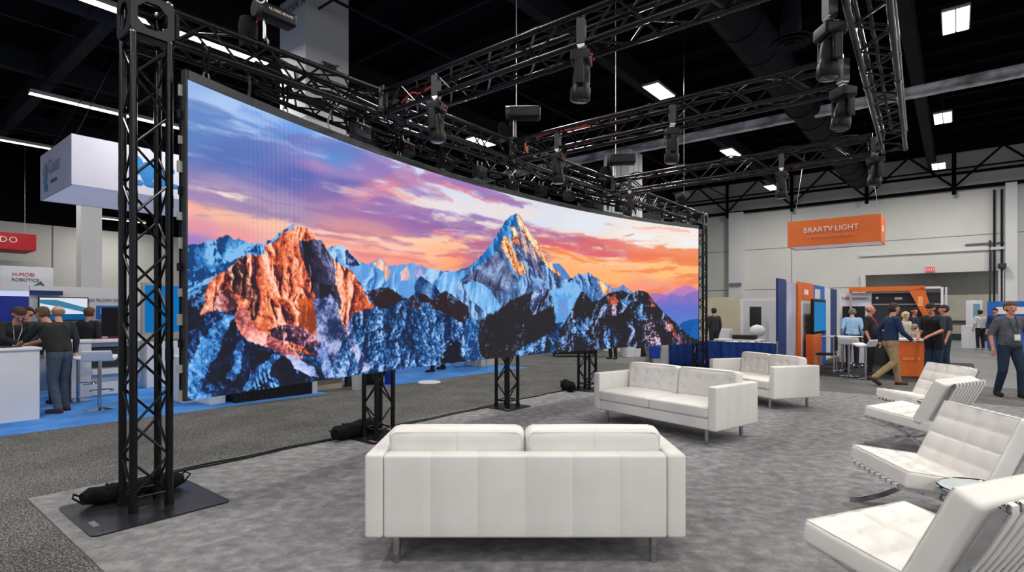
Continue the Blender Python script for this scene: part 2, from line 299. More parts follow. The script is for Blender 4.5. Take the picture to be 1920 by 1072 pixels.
    # dark knobs in the middle
    knob = lambda sl: ramp(n_fine[:, sl] * .5 + f_mid[:, sl] * .4 + grain[:, sl] * .4, [(.5, (40,26,32)), (.62, (56,38,46)), (.72, (70,110,170)), (.9, (150,190,236))])
    region([(690,545),(712,540),(730,538),(742,548),(756,562),(735,572),(712,580),(700,565)], knob, 5)
    region([(766,560),(780,548),(786,540),(794,556),(792,575),(772,580),(764,575)], knob, 5)
    region([(778,532),(788,518),(800,525),(818,535),(824,550),(806,566),(790,570),(776,560)], lambda sl: blue_snow(sl, (14,34,76), (32,78,140), (110,160,216), -.06), 5)
    region([(806,566),(820,554),(836,545),(846,552),(866,566),(878,580),(880,596),(866,604),(842,592),(828,584),(812,580)], knob, 4)
    region([(782,552),(796,550),(810,564),(802,568),(786,566)], lambda sl: mix((58,30,30), (36,24,30), f_mid[:, sl]), 3)
    region([(842,572),(858,566),(874,570),(880,582),(866,594),(846,590)], lambda sl: mix((28,28,36), (44,36,42), f_mid[:, sl]), 3)
    hill = lambda sl: ramp(n_rel[:, sl] * .65 + n_str2[:, sl] * .35 + grain[:, sl] * .35, [(.5, (32,29,35)), (.64, (36,34,42)), (.7, (90,120,180)), (.86, (200,210,240))])
    plain = lambda sl: mix(mix((29,28,34), (38,33,38), f_mid[:, sl]), (120,150,206), sst(n_str2[:, sl] * .45 + n_rel[:, sl] * .5 + grain[:, sl] * .5, .66, .84) * .8)
    region([(902,668),(896,645),(893,620),(900,604),(915,590),(930,584),(945,572),(960,562),(980,552),(1000,546),(1024,541),(1040,548),(1041,580),(1046,604),(1036,624),(1010,636),(985,648),(968,660),(950,690),(930,690)], plain, 9, 2.)
    region([(1000,545),(1030,541),(1040,550),(1038,575),(1020,580),(1000,590),(992,575)], lambda sl: ramp(n_str2[:, sl] * .8 + f_mid[:, sl] * .3 + grain[:, sl] * .3, [(.5, (36,32,40)), (.66, (70,100,160)), (.8, (186,204,246))]), 5)
    region([(876,600),(890,596),(900,610),(896,640),(900,668),(880,676),(864,660),(866,626)], lambda sl: ramp(f_mid[:, sl] * .5 + n_fine[:, sl] * .4 + grain[:, sl] * .6, [(.4, (20,60,116)), (.52, (60,130,200)), (.72, (206,214,244))]), 6)
    region([(848,620),(858,640),(872,676),(850,682),(824,682),(836,655)], blk, 12, 2.)
    # snow bowl
    region([(1030,545),(1050,540),(1062,530),(1074,526),(1086,534),(1094,548),(1080,560),(1076,574),(1068,592),(1056,606),(1042,604),(1038,575)], lambda sl: ramp(f_mid[:, sl] + (PY[:, sl] - 580) / 160, [(.25, (126,186,240)), (.55, (86,156,226)), (.9, (126,142,206))]), 8, 1.5)
    # right dark hills
    region([(1072,582),(1080,566),(1090,545),(1100,552),(1110,566),(1124,562),(1140,550),(1156,546),(1168,545),(1178,549),(1186,549),(1195,545),(1206,545),(1214,548),(1222,560),(1232,572),(1244,585),(1256,596),(1268,606),(1276,614),(1290,626),(1310,640),(1330,650),(1330,720),(1060,720),(1040,660),(1050,620)], hill, 3)
    snow = lambda sl: ramp(n_rel[:, sl] * .5 + n_diag2[:, sl] * .5 + grain[:, sl] * .6, [(.44, (30,30,42)), (.53, (62,116,190)), (.7, (150,196,246))])
    for pts in ([(1072,600),(1100,594),(1112,604),(1098,622),(1112,640),(1100,646),(1086,630),(1072,622)], [(1120,650),(1136,622),(1150,610),(1164,630),(1150,652),(1124,658)],
                [(1040,640),(1060,630),(1056,646),(1040,652)], [(1164,562),(1190,562),(1184,570),(1168,576)], [(1186,585),(1206,566),(1206,590),(1212,602),(1196,600)],
                [(970,660),(1000,645),(1020,652),(992,668),(966,672)], [(1014,648),(1030,630),(1040,640),(1028,656),(1010,662)], [(1178,612),(1200,606),(1206,612),(1186,618)]):
        region(pts, snow, 13, 1.6)
    lilac = lambda sl: ramp(f_mid[:, sl] * .6 + n_fine[:, sl] * .4 + grain[:, sl] * .9, [(.46, (40,34,44)), (.56, (134,110,140)), (.72, (226,206,232))])
    for pts in ([(1205,612),(1222,592),(1230,620),(1240,645),(1222,650),(1208,636)], [(1136,572),(1156,570),(1158,588),(1144,592)], [(1240,600),(1256,604),(1262,618),(1250,622)], [(1222,640),(1234,630),(1242,648),(1226,650)]):
        region(pts, lilac, 13, 1.6)
    red = lambda sl: ramp(f_mid[:, sl] + grain[:, sl] * .8, [(.36, (60,32,34)), (.55, (170,66,44)), (.75, (232,120,90))])
    for pts in ([(1140,560),(1152,552),(1158,566),(1146,576)], [(1216,556),(1222,562),(1228,574),(1222,574)], [(1250,596),(1256,602),(1268,626),(1280,644),(1276,645),(1262,626)]):
        region(pts, red, 11, 1.6)
    return ang, np.clip(img, 0, 255) / 255., px, yt, yb

def srgb_to_lin(c):
    c = np.asarray(c, float)
    return np.where(c <= .04045, c / 12.92, ((c + .055) / 1.055) ** 2.4)
# ---------------------------------------------------------------- helpers
import bpy, bmesh, math, random
from mathutils import Vector, Matrix
random.seed(4)
SC = bpy.context.scene
COL = SC.collection
PI = math.pi
ROT = math.atan2(BU[1], BU[0])                 # booth axes against the hall camera
def B(t, s, z=0.):                             # booth coordinates (along the LED wall, behind it, up) to world
    p = BN + BU * t + BV * s
    return Vector((p[0], p[1], z))
def G(px, Y, z=0.):                            # point at depth Y seen in photo column px
    return Vector(((px - 960) / FPX * Y, Y, z))
def GY(px, py, z=0.):                          # point at height z seen at photo pixel
    Y = (EYE - z) * FPX / (py - HPY)
    return G(px, Y, z)
def TS(p):
    d = np.array([p[0], p[1]]) - BN
    return float(d @ BU), float(d @ BV)
def T_at(px, s):                               # t on the line s = const seen in column px
    k = (px - 960) / FPX; o = BN + BV * s
    return float((k * o[1] - o[0]) / (BU[0] - k * BU[1]))
def S_at(px, t):
    k = (px - 960) / FPX; o = BN + BU * t
    return float((k * o[1] - o[0]) / (BV[0] - k * BV[1]))

def lin(c):
    if isinstance(c, str):
        c = tuple(int(c[i:i + 2], 16) for i in (0, 2, 4))
    return tuple(float(x) for x in srgb_to_lin(np.array(c[:3]) / 255.)) + (1.,)

class MB:
    """collects shapes that become one mesh"""
    def __init__(self):
        self.v = []; self.f = []; self.mi = []; self.cur = 0
    def add(self, vs, fs, M=None):
        n = len(self.v)
        self.v += [tuple(M @ Vector(p)) if M is not None else tuple(p) for p in vs]
        for f in fs:
            self.f.append([i + n for i in f]); self.mi.append(self.cur)
        return self
    def box(self, x0, x1, y0, y1, z0, z1, M=None):
        vs = [(x, y, z) for z in (z0, z1) for y in (y0, y1) for x in (x0, x1)]
        return self.add(vs, [(0, 2, 3, 1), (4, 5, 7, 6), (0, 1, 5, 4), (2, 6, 7, 3), (0, 4, 6, 2), (1, 3, 7, 5)], M)
    def tube(self, p0, p1, r, n=10, r1=None):
        p0, p1 = Vector(p0), Vector(p1); d = p1 - p0
        if d.length < 1e-6: return self
        q = d.to_track_quat('Z', 'Y'); r1 = r if r1 is None else r1
        vs = []
        for p, rr in ((p0, r), (p1, r1)):
            for k in range(n):
                a = 2 * PI * k / n
                vs.append(p + q @ Vector((rr * math.cos(a), rr * math.sin(a), 0)))
        fs = [(k, (k + 1) % n, n + (k + 1) % n, n + k) for k in range(n)]
        fs += [tuple(range(n - 1, -1, -1)), tuple(range(n, 2 * n))]
        return self.add(vs, fs)
    def path(self, pts, r, n=8, flat=None, closed=False):
        """round rod along points; flat=(width, thickness, side vector) gives a flat bar"""
        pts = [Vector(p) for p in pts]; m = len(pts); vs = []
        up = Vector((0, 0, 1))
        for i, p in enumerate(pts):
            a = pts[(i - 1) % m] if (i or closed) else p; b = pts[(i + 1) % m] if (i < m - 1 or closed) else p
            d = (b - a).normalized()
            if flat:
                sd = Vector(flat[2]).normalized(); nn = d.cross(sd).normalized()
                w, t = flat[0] / 2, flat[1] / 2
                vs += [p + sd * w + nn * t, p - sd * w + nn * t, p - sd * w - nn * t, p + sd * w - nn * t]
            else:
                x = d.cross(up)
                if x.length < .05: x = d.cross(Vector((1, 0, 0)))
                x.normalize(); y = d.cross(x)
                rr = r[i] if isinstance(r, (list, tuple)) else r
                vs += [p + x * rr * math.cos(2 * PI * k / n) + y * rr * math.sin(2 * PI * k / n) for k in range(n)]
        k = 4 if flat else n
        fs = []
        for i in range(m - 1 + (1 if closed else 0)):
            a, b = i * k, ((i + 1) % m) * k
            fs += [(a + j, a + (j + 1) % k, b + (j + 1) % k, b + j) for j in range(k)]
        if not closed:
            fs += [tuple(range(k - 1, -1, -1)), tuple(range((m - 1) * k, m * k))]
        return self.add(vs, fs)
    def lathe(self, prof, n=20, M=None):
        vs = []; fs = []
        for r, z in prof:
            vs += [(r * math.cos(2 * PI * k / n), r * math.sin(2 * PI * k / n), z) for k in range(n)]
        m = len(prof)
        for i in range(m - 1):
            fs += [(i * n + k, i * n + (k + 1) % n, (i + 1) * n + (k + 1) % n, (i + 1) * n + k) for k in range(n)]
        fs += [tuple(range(n - 1, -1, -1)), tuple(range((m - 1) * n, m * n))]
        return self.add(vs, fs, M)
    def prism(self, poly, z0, z1, M=None):
        n = len(poly)
        vs = [(x, y, z0) for x, y in poly] + [(x, y, z1) for x, y in poly]
        fs = [tuple(range(n - 1, -1, -1)), tuple(range(n, 2 * n))] + [(k, (k + 1) % n, n + (k + 1) % n, n + k) for k in range(n)]
        return self.add(vs, fs, M)
    def ball(self, c, r, nu=14, nv=9, M=None):
        r = (r, r, r) if not isinstance(r, (tuple, list)) else r
        vs = [(c[0], c[1], c[2] - r[2])]
        for j in range(1, nv):
            b = -PI / 2 + PI * j / nv
            vs += [(c[0] + r[0] * math.cos(b) * math.cos(2 * PI * k / nu), c[1] + r[1] * math.cos(b) * math.sin(2 * PI * k / nu), c[2] + r[2] * math.sin(b)) for k in range(nu)]
        vs.append((c[0], c[1], c[2] + r[2])); L = len(vs) - 1
        fs = [(0, 1 + (k + 1) % nu, 1 + k) for k in range(nu)]
        for j in range(nv - 2):
            a = 1 + j * nu
            fs += [(a + k, a + (k + 1) % nu, a + nu + (k + 1) % nu, a + nu + k) for k in range(nu)]
        a = 1 + (nv - 2) * nu
        fs += [(a + k, a + (k + 1) % nu, L) for k in range(nu)]
        return self.add(vs, fs, M)
    def ringplate(self, outer, inner, y0, y1, M=None):
        """plate in the XZ plane with a hole; outer and inner have equal counts"""
        n = len(outer)
        vs = [(x, y, z) for y in (y0, y1) for ring in (outer, inner) for x, z in ring]
        fs = []
        for k in range(n):
            j = (k + 1) % n
            fs += [(k, j, n + j, n + k), (2 * n + k, 3 * n + k, 3 * n + j, 2 * n + j), (k, 2 * n + k, 2 * n + j, j), (n + k, n + j, 3 * n + j, 3 * n + k)]
        return self.add(vs, fs, M)
    def rbox(self, size, r, seg=(6, 6, 2), cuts=((), (), ()), fn=None, M=None, nr=3):
        """rounded box centred on the origin; fn(x, y, z, nx, ny, nz) may move points"""
        h = [s / 2 for s in size]
        ax = []
        for a in range(3):
            c = h[a] - r
            z = [c + r * math.tan(PI / 4 * k / nr) for k in range(nr + 1)]
            inn = [-c + 2 * c * k / seg[a] for k in range(1, seg[a])] + list(cuts[a])
            ax.append(sorted(set([-x for x in z] + z + inn)))
        idx = {}; vs = []; fs = []
        def vid(p):
            k = tuple(round(x, 6) for x in p)
            if k not in idx:
                q = [max(-h[a] + r, min(h[a] - r, p[a])) for a in range(3)]
                d = Vector((p[0] - q[0], p[1] - q[1], p[2] - q[2])); d.normalize()
                w = Vector(q) + d * r
                if fn: w = Vector(fn(w.x, w.y, w.z, d.x, d.y, d.z))
                idx[k] = len(vs); vs.append(tuple(w))
            return idx[k]
        for a in range(3):
            b, c = (a + 1) % 3, (a + 2) % 3
            for sgn in (-1, 1):
                for i in range(len(ax[b]) - 1):
                    for j in range(len(ax[c]) - 1):
                        q = []
                        for (ii, jj) in ((i, j), (i + 1, j), (i + 1, j + 1), (i, j + 1)):
                            p = [0, 0, 0]; p[a] = sgn * h[a]; p[b] = ax[b][ii]; p[c] = ax[c][jj]
                            q.append(vid(p))
                        fs.append(q if sgn > 0 else q[::-1])
        return self.add(vs, fs, M)
    def mesh(self, name, mats, smooth=True, angle=38):
        me = bpy.data.meshes.new(name)
        me.from_pydata(self.v, [], self.f)
        for m in (mats if isinstance(mats, (list, tuple)) else [mats]): me.materials.append(m)
        bm = bmesh.new(); bm.from_mesh(me)
        bmesh.ops.recalc_face_normals(bm, faces=bm.faces)
        bm.to_mesh(me); bm.free()
        if any(self.mi): me.polygons.foreach_set('material_index', self.mi)
        if smooth:
            me.polygons.foreach_set('use_smooth', [True] * len(me.polygons))
            me.set_sharp_from_angle(angle=math.radians(angle))
        me.update()
        return me
    def build(self, name, mats, parent=None, smooth=True, angle=38):
        o = bpy.data.objects.new(name, self.mesh(name, mats, smooth, angle))
        COL.objects.link(o)
        if parent: o.parent = parent
        return o

def tag(o, label=None, cat=None, group=None, kind=None):
    if label: o['label'] = label
    if cat: o['category'] = cat
    if group: o['group'] = group
    if kind: o['kind'] = kind
    return o
def thing(name, label, cat, loc=(0, 0, 0), rz=0., group=None):
    o = bpy.data.objects.new(name, None); COL.objects.link(o)
    o.empty_display_size = .1
    o.location = loc; o.rotation_euler = (0, 0, rz)
    return tag(o, label, cat, group)
def struct(o): return tag(o, kind='structure')
def inst(name, me, parent, M):
    o = bpy.data.objects.new(name, me); COL.objects.link(o)
    o.parent = parent; o.matrix_local = M
    return o
def dup(root, loc, rz, label, group=None):
    def cp(o, par):
        c = o.copy(); COL.objects.link(c)
        if par: c.parent = par
        for ch in list(o.children): cp(ch, c)
        return c
    r = cp(root, None); r.location = loc; r.rotation_euler = (0, 0, rz)
    return tag(r, label, None, group)
def local(parent):                              # matrix of an unparented empty before any depsgraph update
    return Matrix.LocRotScale(parent.location, parent.rotation_euler, None)

# ---------------------------------------------------------------- materials
def mat(name, col, rough=.6, metal=0., spec=.5, var=None, bump=None, coat=0., sheen=0.):
    """var=(scale, second colour[, detail]) mottles the colour; bump=(scale, strength)"""
    m = bpy.data.materials.new(name); m.use_nodes = True
    nt = m.node_tree; p = nt.nodes['Principled BSDF']
    p.inputs['Base Color'].default_value = lin(col); p.inputs['Roughness'].default_value = rough
    p.inputs['Metallic'].default_value = metal; p.inputs['Specular IOR Level'].default_value = spec
    p.inputs['Coat Weight'].default_value = coat; p.inputs['Sheen Weight'].default_value = sheen
    tc = nt.nodes.new('ShaderNodeTexCoord')
    def noise(sc, det=5.):
        n = nt.nodes.new('ShaderNodeTexNoise'); n.inputs['Scale'].default_value = sc; n.inputs['Detail'].default_value = det
        nt.links.new(tc.outputs['Object'], n.inputs['Vector']); return n
    if var is None: var = (3., tuple(max(0, x - 6) for x in (col if not isinstance(col, str) else [int(col[i:i + 2], 16) for i in (0, 2, 4)])))
    n = noise(var[0], var[2] if len(var) > 2 else 4.)
    r = nt.nodes.new('ShaderNodeValToRGB'); r.color_ramp.elements[0].position = .36; r.color_ramp.elements[1].position = .64
    r.color_ramp.elements[0].color = lin(col); r.color_ramp.elements[1].color = lin(var[1])
    nt.links.new(n.outputs['Fac'], r.inputs['Fac']); nt.links.new(r.outputs['Color'], p.inputs['Base Color'])
    if bump:
        b = nt.nodes.new('ShaderNodeBump'); b.inputs['Strength'].default_value = bump[1]; b.inputs['Distance'].default_value = .01
        nb = noise(bump[0], 6.); nt.links.new(nb.outputs['Fac'], b.inputs['Height']); nt.links.new(b.outputs['Normal'], p.inputs['Normal'])
    return m
def emat(name, col, strength):
    m = bpy.data.materials.new(name); m.use_nodes = True
    nt = m.node_tree; nt.nodes.remove(nt.nodes['Principled BSDF'])
    e = nt.nodes.new('ShaderNodeEmission'); e.inputs['Color'].default_value = lin(col); e.inputs['Strength'].default_value = strength
    nt.links.new(e.outputs[0], nt.nodes['Material Output'].inputs[0])
    return m
def carpet_mat(name, stops, big=1.6, fine=160., fa=.5, bump=.5, stretch=(1, 1, 1)):
    """carpet: broad mottling plus a fine pile grain"""
    m = bpy.data.materials.new(name); m.use_nodes = True
    nt = m.node_tree; p = nt.nodes['Principled BSDF']; p.inputs['Roughness'].default_value = .95; p.inputs['Specular IOR Level'].default_value = .15
    tc = nt.nodes.new('ShaderNodeTexCoord')
    mp = nt.nodes.new('ShaderNodeMapping'); mp.inputs['Scale'].default_value = stretch; nt.links.new(tc.outputs['Object'], mp.inputs['Vector'])
    a = nt.nodes.new('ShaderNodeTexNoise'); a.inputs['Scale'].default_value = big; a.inputs['Detail'].default_value = 7; a.inputs['Roughness'].default_value = .62; a.inputs['Distortion'].default_value = .25
    b = nt.nodes.new('ShaderNodeTexNoise'); b.inputs['Scale'].default_value = fine; b.inputs['Detail'].default_value = 3
    nt.links.new(mp.outputs[0], a.inputs['Vector']); nt.links.new(tc.outputs['Object'], b.inputs['Vector'])
    mx = nt.nodes.new('ShaderNodeMix'); mx.data_type = 'FLOAT'; mx.inputs[0].default_value = fa
    nt.links.new(a.outputs['Fac'], mx.inputs[2]); nt.links.new(b.outputs['Fac'], mx.inputs[3])
    r = nt.nodes.new('ShaderNodeValToRGB'); els = r.color_ramp.elements
    els[0].position, els[0].color = stops[0][0], lin(stops[0][1]); els[1].position, els[1].color = stops[-1][0], lin(stops[-1][1])
    for q, c in stops[1:-1]:
        e = els.new(q); e.color = lin(c)
    nt.links.new(mx.outputs[0], r.inputs['Fac']); nt.links.new(r.outputs['Color'], p.inputs['Base Color'])
    bp = nt.nodes.new('ShaderNodeBump'); bp.inputs['Strength'].default_value = bump; bp.inputs['Distance'].default_value = .006
    nt.links.new(b.outputs['Fac'], bp.inputs['Height']); nt.links.new(bp.outputs['Normal'], p.inputs['Normal'])
    return m

M = {}
M['leather'] = mat('white_leather', (228, 226, 221), .42, var=(5., (224, 221, 215)), bump=(240., .08))
M['chrome'] = mat('brushed_steel', (190, 188, 184), .28, 1., var=(40., (160, 158, 154)))
M['mirror'] = mat('polished_chrome', (205, 205, 208), .08, 1.)
M['truss'] = mat('black_powder_coat', (10, 10, 12), .24, .0, .38, var=(8., (14, 14, 16)))
M['trussp'] = mat('black_painted_plate', (46, 48, 52), .4, 0., .5, var=(12., (40, 42, 46)))
M['plate'] = mat('black_steel_plate', (34, 35, 38), .26, .3, .6, var=(3., (44, 44, 48)))
M['blackpl'] = mat('black_plastic', (14, 14, 16), .45, spec=.28, var=(10., (19, 19, 22)))
M['blackcl'] = mat('black_cloth', (11, 12, 14), .9, spec=.15, var=(14., (20, 21, 23)), bump=(60., .5))
M['zinc'] = mat('zinc_steel', (190, 190, 188), .3, 1., var=(30., (150, 150, 150)))
M['glassblk'] = mat('dark_lens', (14, 15, 22), .08, spec=.8)
M['red'] = mat('red_plastic', (196, 34, 30), .45)
M['orangeb'] = mat('orange_sling', (206, 104, 40), .7)
M['cabinet'] = mat('led_cabinet_grey', (62, 64, 66), .5, var=(6., (54, 56, 58)))
M['silver'] = mat('light_grey_latch', (176, 174, 168), .45, .3)
M['white'] = mat('white_laminate', (222, 222, 226), .45, var=(2., (216, 216, 222)))
M['wall'] = mat('pale_wall_paint', (206, 205, 200), .8, var=(.4, (198, 197, 194)))
M['pil'] = mat('pale_column_paint', (208, 208, 208), .75, var=(.5, (200, 200, 202)))
M['ceil'] = mat('black_ceiling_paint', (12, 13, 16), .85, spec=.06, var=(.6, (16, 17, 20)))
M['beam'] = mat('dark_beam_paint', (38, 40, 46), .8, spec=.08, var=(1., (32, 34, 40)))
M['duct'] = mat('dark_duct_paint', (30, 30, 38), .75, spec=.08, var=(1., (25, 25, 32)))
M['palebeam'] = mat('grey_steel_beam', (236, 230, 233), .6, var=(2., (136, 134, 136)))
M['bluecl'] = mat('royal_blue_cloth', (20, 62, 142), .85, var=(6., (16, 50, 120)), bump=(80., .3))
M['navy'] = mat('navy_panel', (14, 48, 110), .6)
M['blue'] = mat('blue_panel', (18, 84, 176), .55, var=(1.2, (30, 110, 196)))
M['orange'] = mat('orange_panel', (222, 106, 34), .55, var=(1., (214, 98, 30)))
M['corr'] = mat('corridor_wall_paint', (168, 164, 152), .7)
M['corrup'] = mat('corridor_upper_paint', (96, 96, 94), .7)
M['redsign'] = mat('red_sign_fabric', (190, 22, 38), .6)
M['fabricw'] = mat('white_sign_fabric', (214, 212, 226), .8, var=(.8, (204, 203, 220)))
M['beige'] = mat('beige_laminate', (196, 188, 168), .5, var=(2., (188, 180, 160)))
M['dark'] = mat('charcoal_panel', (40, 44, 50), .5)
M['black'] = mat('matt_black', (12, 12, 14), .7)
M['greenb'] = mat('green_box', (60, 170, 40), .5)
M['tan'] = mat('tan_panel', (196, 188, 164), .7)
M['glass'] = mat('table_glass', (200, 208, 210), .05, spec=.8)
M['logo'] = mat('blue_print', (34, 126, 200), .6)
M['logo2'] = mat('pale_teal_print', (96, 156, 190), .6)
M['print'] = mat('grey_print', (110, 110, 122), .7)
M['wprint'] = mat('white_print', (240, 226, 220), .6)
M['rprint'] = mat('red_print', (206, 60, 76), .6)
M['concrete'] = mat('grey_concrete', (112, 113, 114), .55, var=(.7, (100, 101, 102), 6.), bump=(30., .1))
M['booth_carpet'] = carpet_mat('light_grey_plush_carpet', [(.34, (104, 103, 106)), (.5, (130, 129, 131)), (.66, (162, 161, 162))], 8., 150., .34, .45, (1., 1.15, 1.))
M['aisle_carpet'] = carpet_mat('charcoal_tweed_carpet', [(.36, (38, 38, 38)), (.5, (88, 87, 86)), (.62, (150, 149, 147))], 1.2, 95., .84, .7)
M['blue_carpet'] = carpet_mat('blue_booth_carpet', [(.3, (54, 112, 190)), (.5, (74, 134, 210)), (.7, (104, 160, 228))], 1.4, 120., .3, .3)
M['green_carpet'] = carpet_mat('pale_green_carpet', [(.3, (150, 190, 158)), (.7, (184, 216, 190))], 1.4, 120., .3, .3)
M['panel_glow'] = emat('lamp_panel_glow', (255, 253, 246), 9.)
M['strip_glow'] = emat('strip_lamp_glow', (255, 250, 226), 4.)
M['exit_glow'] = emat('red_exit_glow', (232, 96, 96), .9)
M['glow_g'] = emat('green_led_glow', (70, 220, 60), 1.)
M['glow_r'] = emat('red_led_glow', (230, 40, 40), 1.)

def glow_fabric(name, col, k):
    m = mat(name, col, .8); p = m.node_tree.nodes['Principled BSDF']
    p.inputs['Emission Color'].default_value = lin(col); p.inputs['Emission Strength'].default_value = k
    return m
M['brightened_fabric'] = glow_fabric('brightened_sign_fabric', (206, 203, 220), .32)  # faint emission added to brighten the sign undersides; no lamp inside
# ---------------------------------------------------------------- people
SKIN = {}
def skinmat(col):
    if col not in SKIN: SKIN[col] = mat('skin_%d' % len(SKIN), col, .55, var=(20., tuple(max(0, c - 14) for c in col)))
    return SKIN[col]
CLOTH = {}
def clothmat(col, k='cloth'):
    if (col, k) not in CLOTH: CLOTH[(col, k)] = mat('%s_%d' % (k, len(CLOTH)), col, .85, var=(18., tuple(max(0, int(c * .86)) for c in col)), bump=(70., .3))
    return CLOTH[(col, k)]

def capsule_d(P, a, b, ra, rb):
    a, b = np.array(a), np.array(b); ab = b - a
    t = np.clip(((P - a) @ ab) / (ab @ ab + 1e-9), 0, 1)
    return np.linalg.norm(P - a - t[:, None] * ab, axis=1) - (ra + (rb - ra) * t)

def person(label, loc, face, h=1.76, shirt=(30, 30, 32), trouser=(30, 40, 60), skin=(206, 150, 124), hair=(60, 44, 34), shoe=(30, 26, 24), sleeve='short',
           lean=0., twist=0., head_turn=0., head_nod=0., arms=None, legs=None, hairstyle='short', voxel=.012, extras=(), belly=0., lanyard=None, bag=None, apron=None, female=False):
    """local frame: +Y is where the person faces, +X their right hand side; arms / legs give (elbow, wrist) and (knee, ankle)"""
    k = h / 1.76
    root = thing('person', label, 'person', loc, face)
    prim = []                                                        # (a, b, ra, rb, tag)
    Rl = Matrix.Rotation(-lean, 3, 'X') @ Matrix.Rotation(twist, 3, 'Z')
    piv = Vector((0, 0, .95))
    U = lambda x, y, z: (Rl @ (Vector((x, y, z)) - piv) + piv) * k    # upper body point
    L = lambda x, y, z: Vector((x, y, z)) * k
    def cap(a, b, ra, rb, tg): prim.append((tuple(a), tuple(b), ra * k, rb * k, tg))
    sw = .165 if female else .185
    # torso
    for s in (-1, 1):
        cap(U(s * .075, .0, 1.33), U(s * .065, 0, 1.12), .105, .092, 'shirt')
        cap(U(s * .065, .005, 1.12), U(s * .072, .0, .96), .092, .102, 'shirt' if belly >= 0 else 'trouser')
        cap(U(s * .06, 0, 1.40), U(s * (sw - .02), 0, 1.405), .062, .060, 'shirt')
        cap(L(s * .075, 0, .93), L(s * .085, 0, .88), .105, .1, 'trouser')
    cap(U(0, .0, 1.35), U(0, .0, 1.0), .105, .105, 'shirt')
    if belly > 0: cap(U(0, .05, 1.12), U(0, .05, 1.04), .12 + belly, .12 + belly, 'shirt')
    cap(U(0, -.01, 1.40), U(0, .015, 1.52), .062, .055, 'skin')
    # head
    Rh = Rl @ Matrix.Rotation(head_turn, 3, 'Z') @ Matrix.Rotation(-head_nod, 3, 'X')
    hc = (Rl @ (Vector((0, .02, 1.625)) - piv) + piv)
    Hd = lambda x, y, z: (Rh @ Vector((x, y, z)) + hc) * k
    cap(Hd(0, -.012, .025), Hd(0, .0, .035), .088, .086, 'head')
    cap(Hd(0, .035, .0), Hd(0, .045, -.065), .066, .045, 'head')
    cap(Hd(0, .06, -.085), Hd(0, .062, -.085), .032, .03, 'head')
    cap(Hd(0, .098, .0), Hd(0, .115, -.028), .010, .015, 'head')
    cap(Hd(-.035, .088, .022), Hd(.035, .088, .022), .014, .014, 'head')
    for s in (-1, 1):
        cap(Hd(s * .085, -.005, .012), Hd(s * .083, .0, -.03), .016, .011, 'head')
    # arms
    arms = arms or {}
    for s, key in ((-1, 'l'), (1, 'r')):
        sh = U(s * sw, 0, 1.40)
        e, w = arms.get(key, ((s * .24, -.02, 1.13), (s * .25, .06, .90)))
        e, w = L(*e), L(*w)
        cap(sh, sh + (e - sh) * .55, .056, .05, 'shirt')
        cap(sh + (e - sh) * .5, e, .048, .042, 'shirt' if sleeve == 'long' else ('sleeve' if sleeve == 'short' else 'skin'))
        cap(e, w, .042, .028, 'shirt' if sleeve == 'long' else 'skin')
        d = (w - e).normalized(); side = Vector((1, 0, 0)) - d * d.x
        if side.length < .3: side = Vector((0, 1, 0)) - d * d.y
        side.normalize(); nn = d.cross(side)
        pal = w + d * .05 * k
        cap(w, pal, .028, .032, 'skin')
        for i, (off, ln) in enumerate(((-.030, .062), (-.010, .074), (.010, .07), (.029, .056))):
            b0 = pal + side * off * k + d * .02 * k
            b1 = b0 + d * ln * .55 * k + nn * .008 * k; b2 = b1 + d * ln * .4 * k + nn * .02 * k
            cap(b0, b1, .0115, .0105, 'skin'); cap(b1, b2, .0105, .009, 'skin')
        tb = w + d * .02 * k - side * .028 * k * s
        cap(tb, tb + (d * .045 - side * .02 * s + nn * .015) * k, .014, .010, 'skin')
    # legs
    legs = legs or {}
    for s, key in ((-1, 'l'), (1, 'r')):
        hp = L(s * .088, 0, .90)
        kn, an = legs.get(key, ((s * .10, .015, .49), (s * .105, -.02, .085)))
        kn, an = L(*kn), L(*an)
        cap(hp, kn, .094, .064, 'trouser'); cap(kn, an, .064, .048, 'trouser')
        toe = legs.get(key + 't', (an.x / k + s * .02, an.y / k + .16, max(.03, an.z / k - .055)))
        toe = L(*toe)
        heel = an + Vector((0, -.03, -.045)) * k
        cap(an + Vector((0, 0, -.02)), heel, .045, .042, 'shoe'); cap(heel, toe, .042, .034, 'shoe')
    mb = MB()
    for a, b, ra, rb, tg in prim:
        mb.tube(a, b, ra, 14, rb); mb.ball(a, ra, 14, 8); mb.ball(b, rb, 14, 8)
    tmp = bpy.data.objects.new('tmp', mb.mesh('tmp', [], False)); COL.objects.link(tmp)
    r = tmp.modifiers.new('r', 'REMESH'); r.mode = 'VOXEL'; r.voxel_size = voxel * k
    s_ = tmp.modifiers.new('s', 'SMOOTH'); s_.factor = .5; s_.iterations = 3
    dg = bpy.context.evaluated_depsgraph_get()
    me = bpy.data.meshes.new_from_object(tmp.evaluated_get(dg)); me.name = 'body'
    bpy.data.objects.remove(tmp)
    nv = len(me.vertices); co = np.empty(nv * 3, 'f'); me.vertices.foreach_get('co', co); co = co.reshape(-1, 3).astype(float)
    no = np.empty(nv * 3, 'f'); me.vertices.foreach_get('normal', no); no = no.reshape(-1, 3).astype(float)
    D = np.stack([capsule_d(co, a, b, ra, rb) for a, b, ra, rb, tg in prim], 1)
    tags = np.array([p[4] for p in prim]); vt = tags[D.argmin(1)]
    sk = skinmat(skin)
    me.materials.clear(); me.materials.append(sk)
    me.polygons.foreach_set('use_smooth', [True] * len(me.polygons))
    body = bpy.data.objects.new('body', me); COL.objects.link(body); body.parent = root
    polys = [tuple(p.vertices) for p in me.polygons]
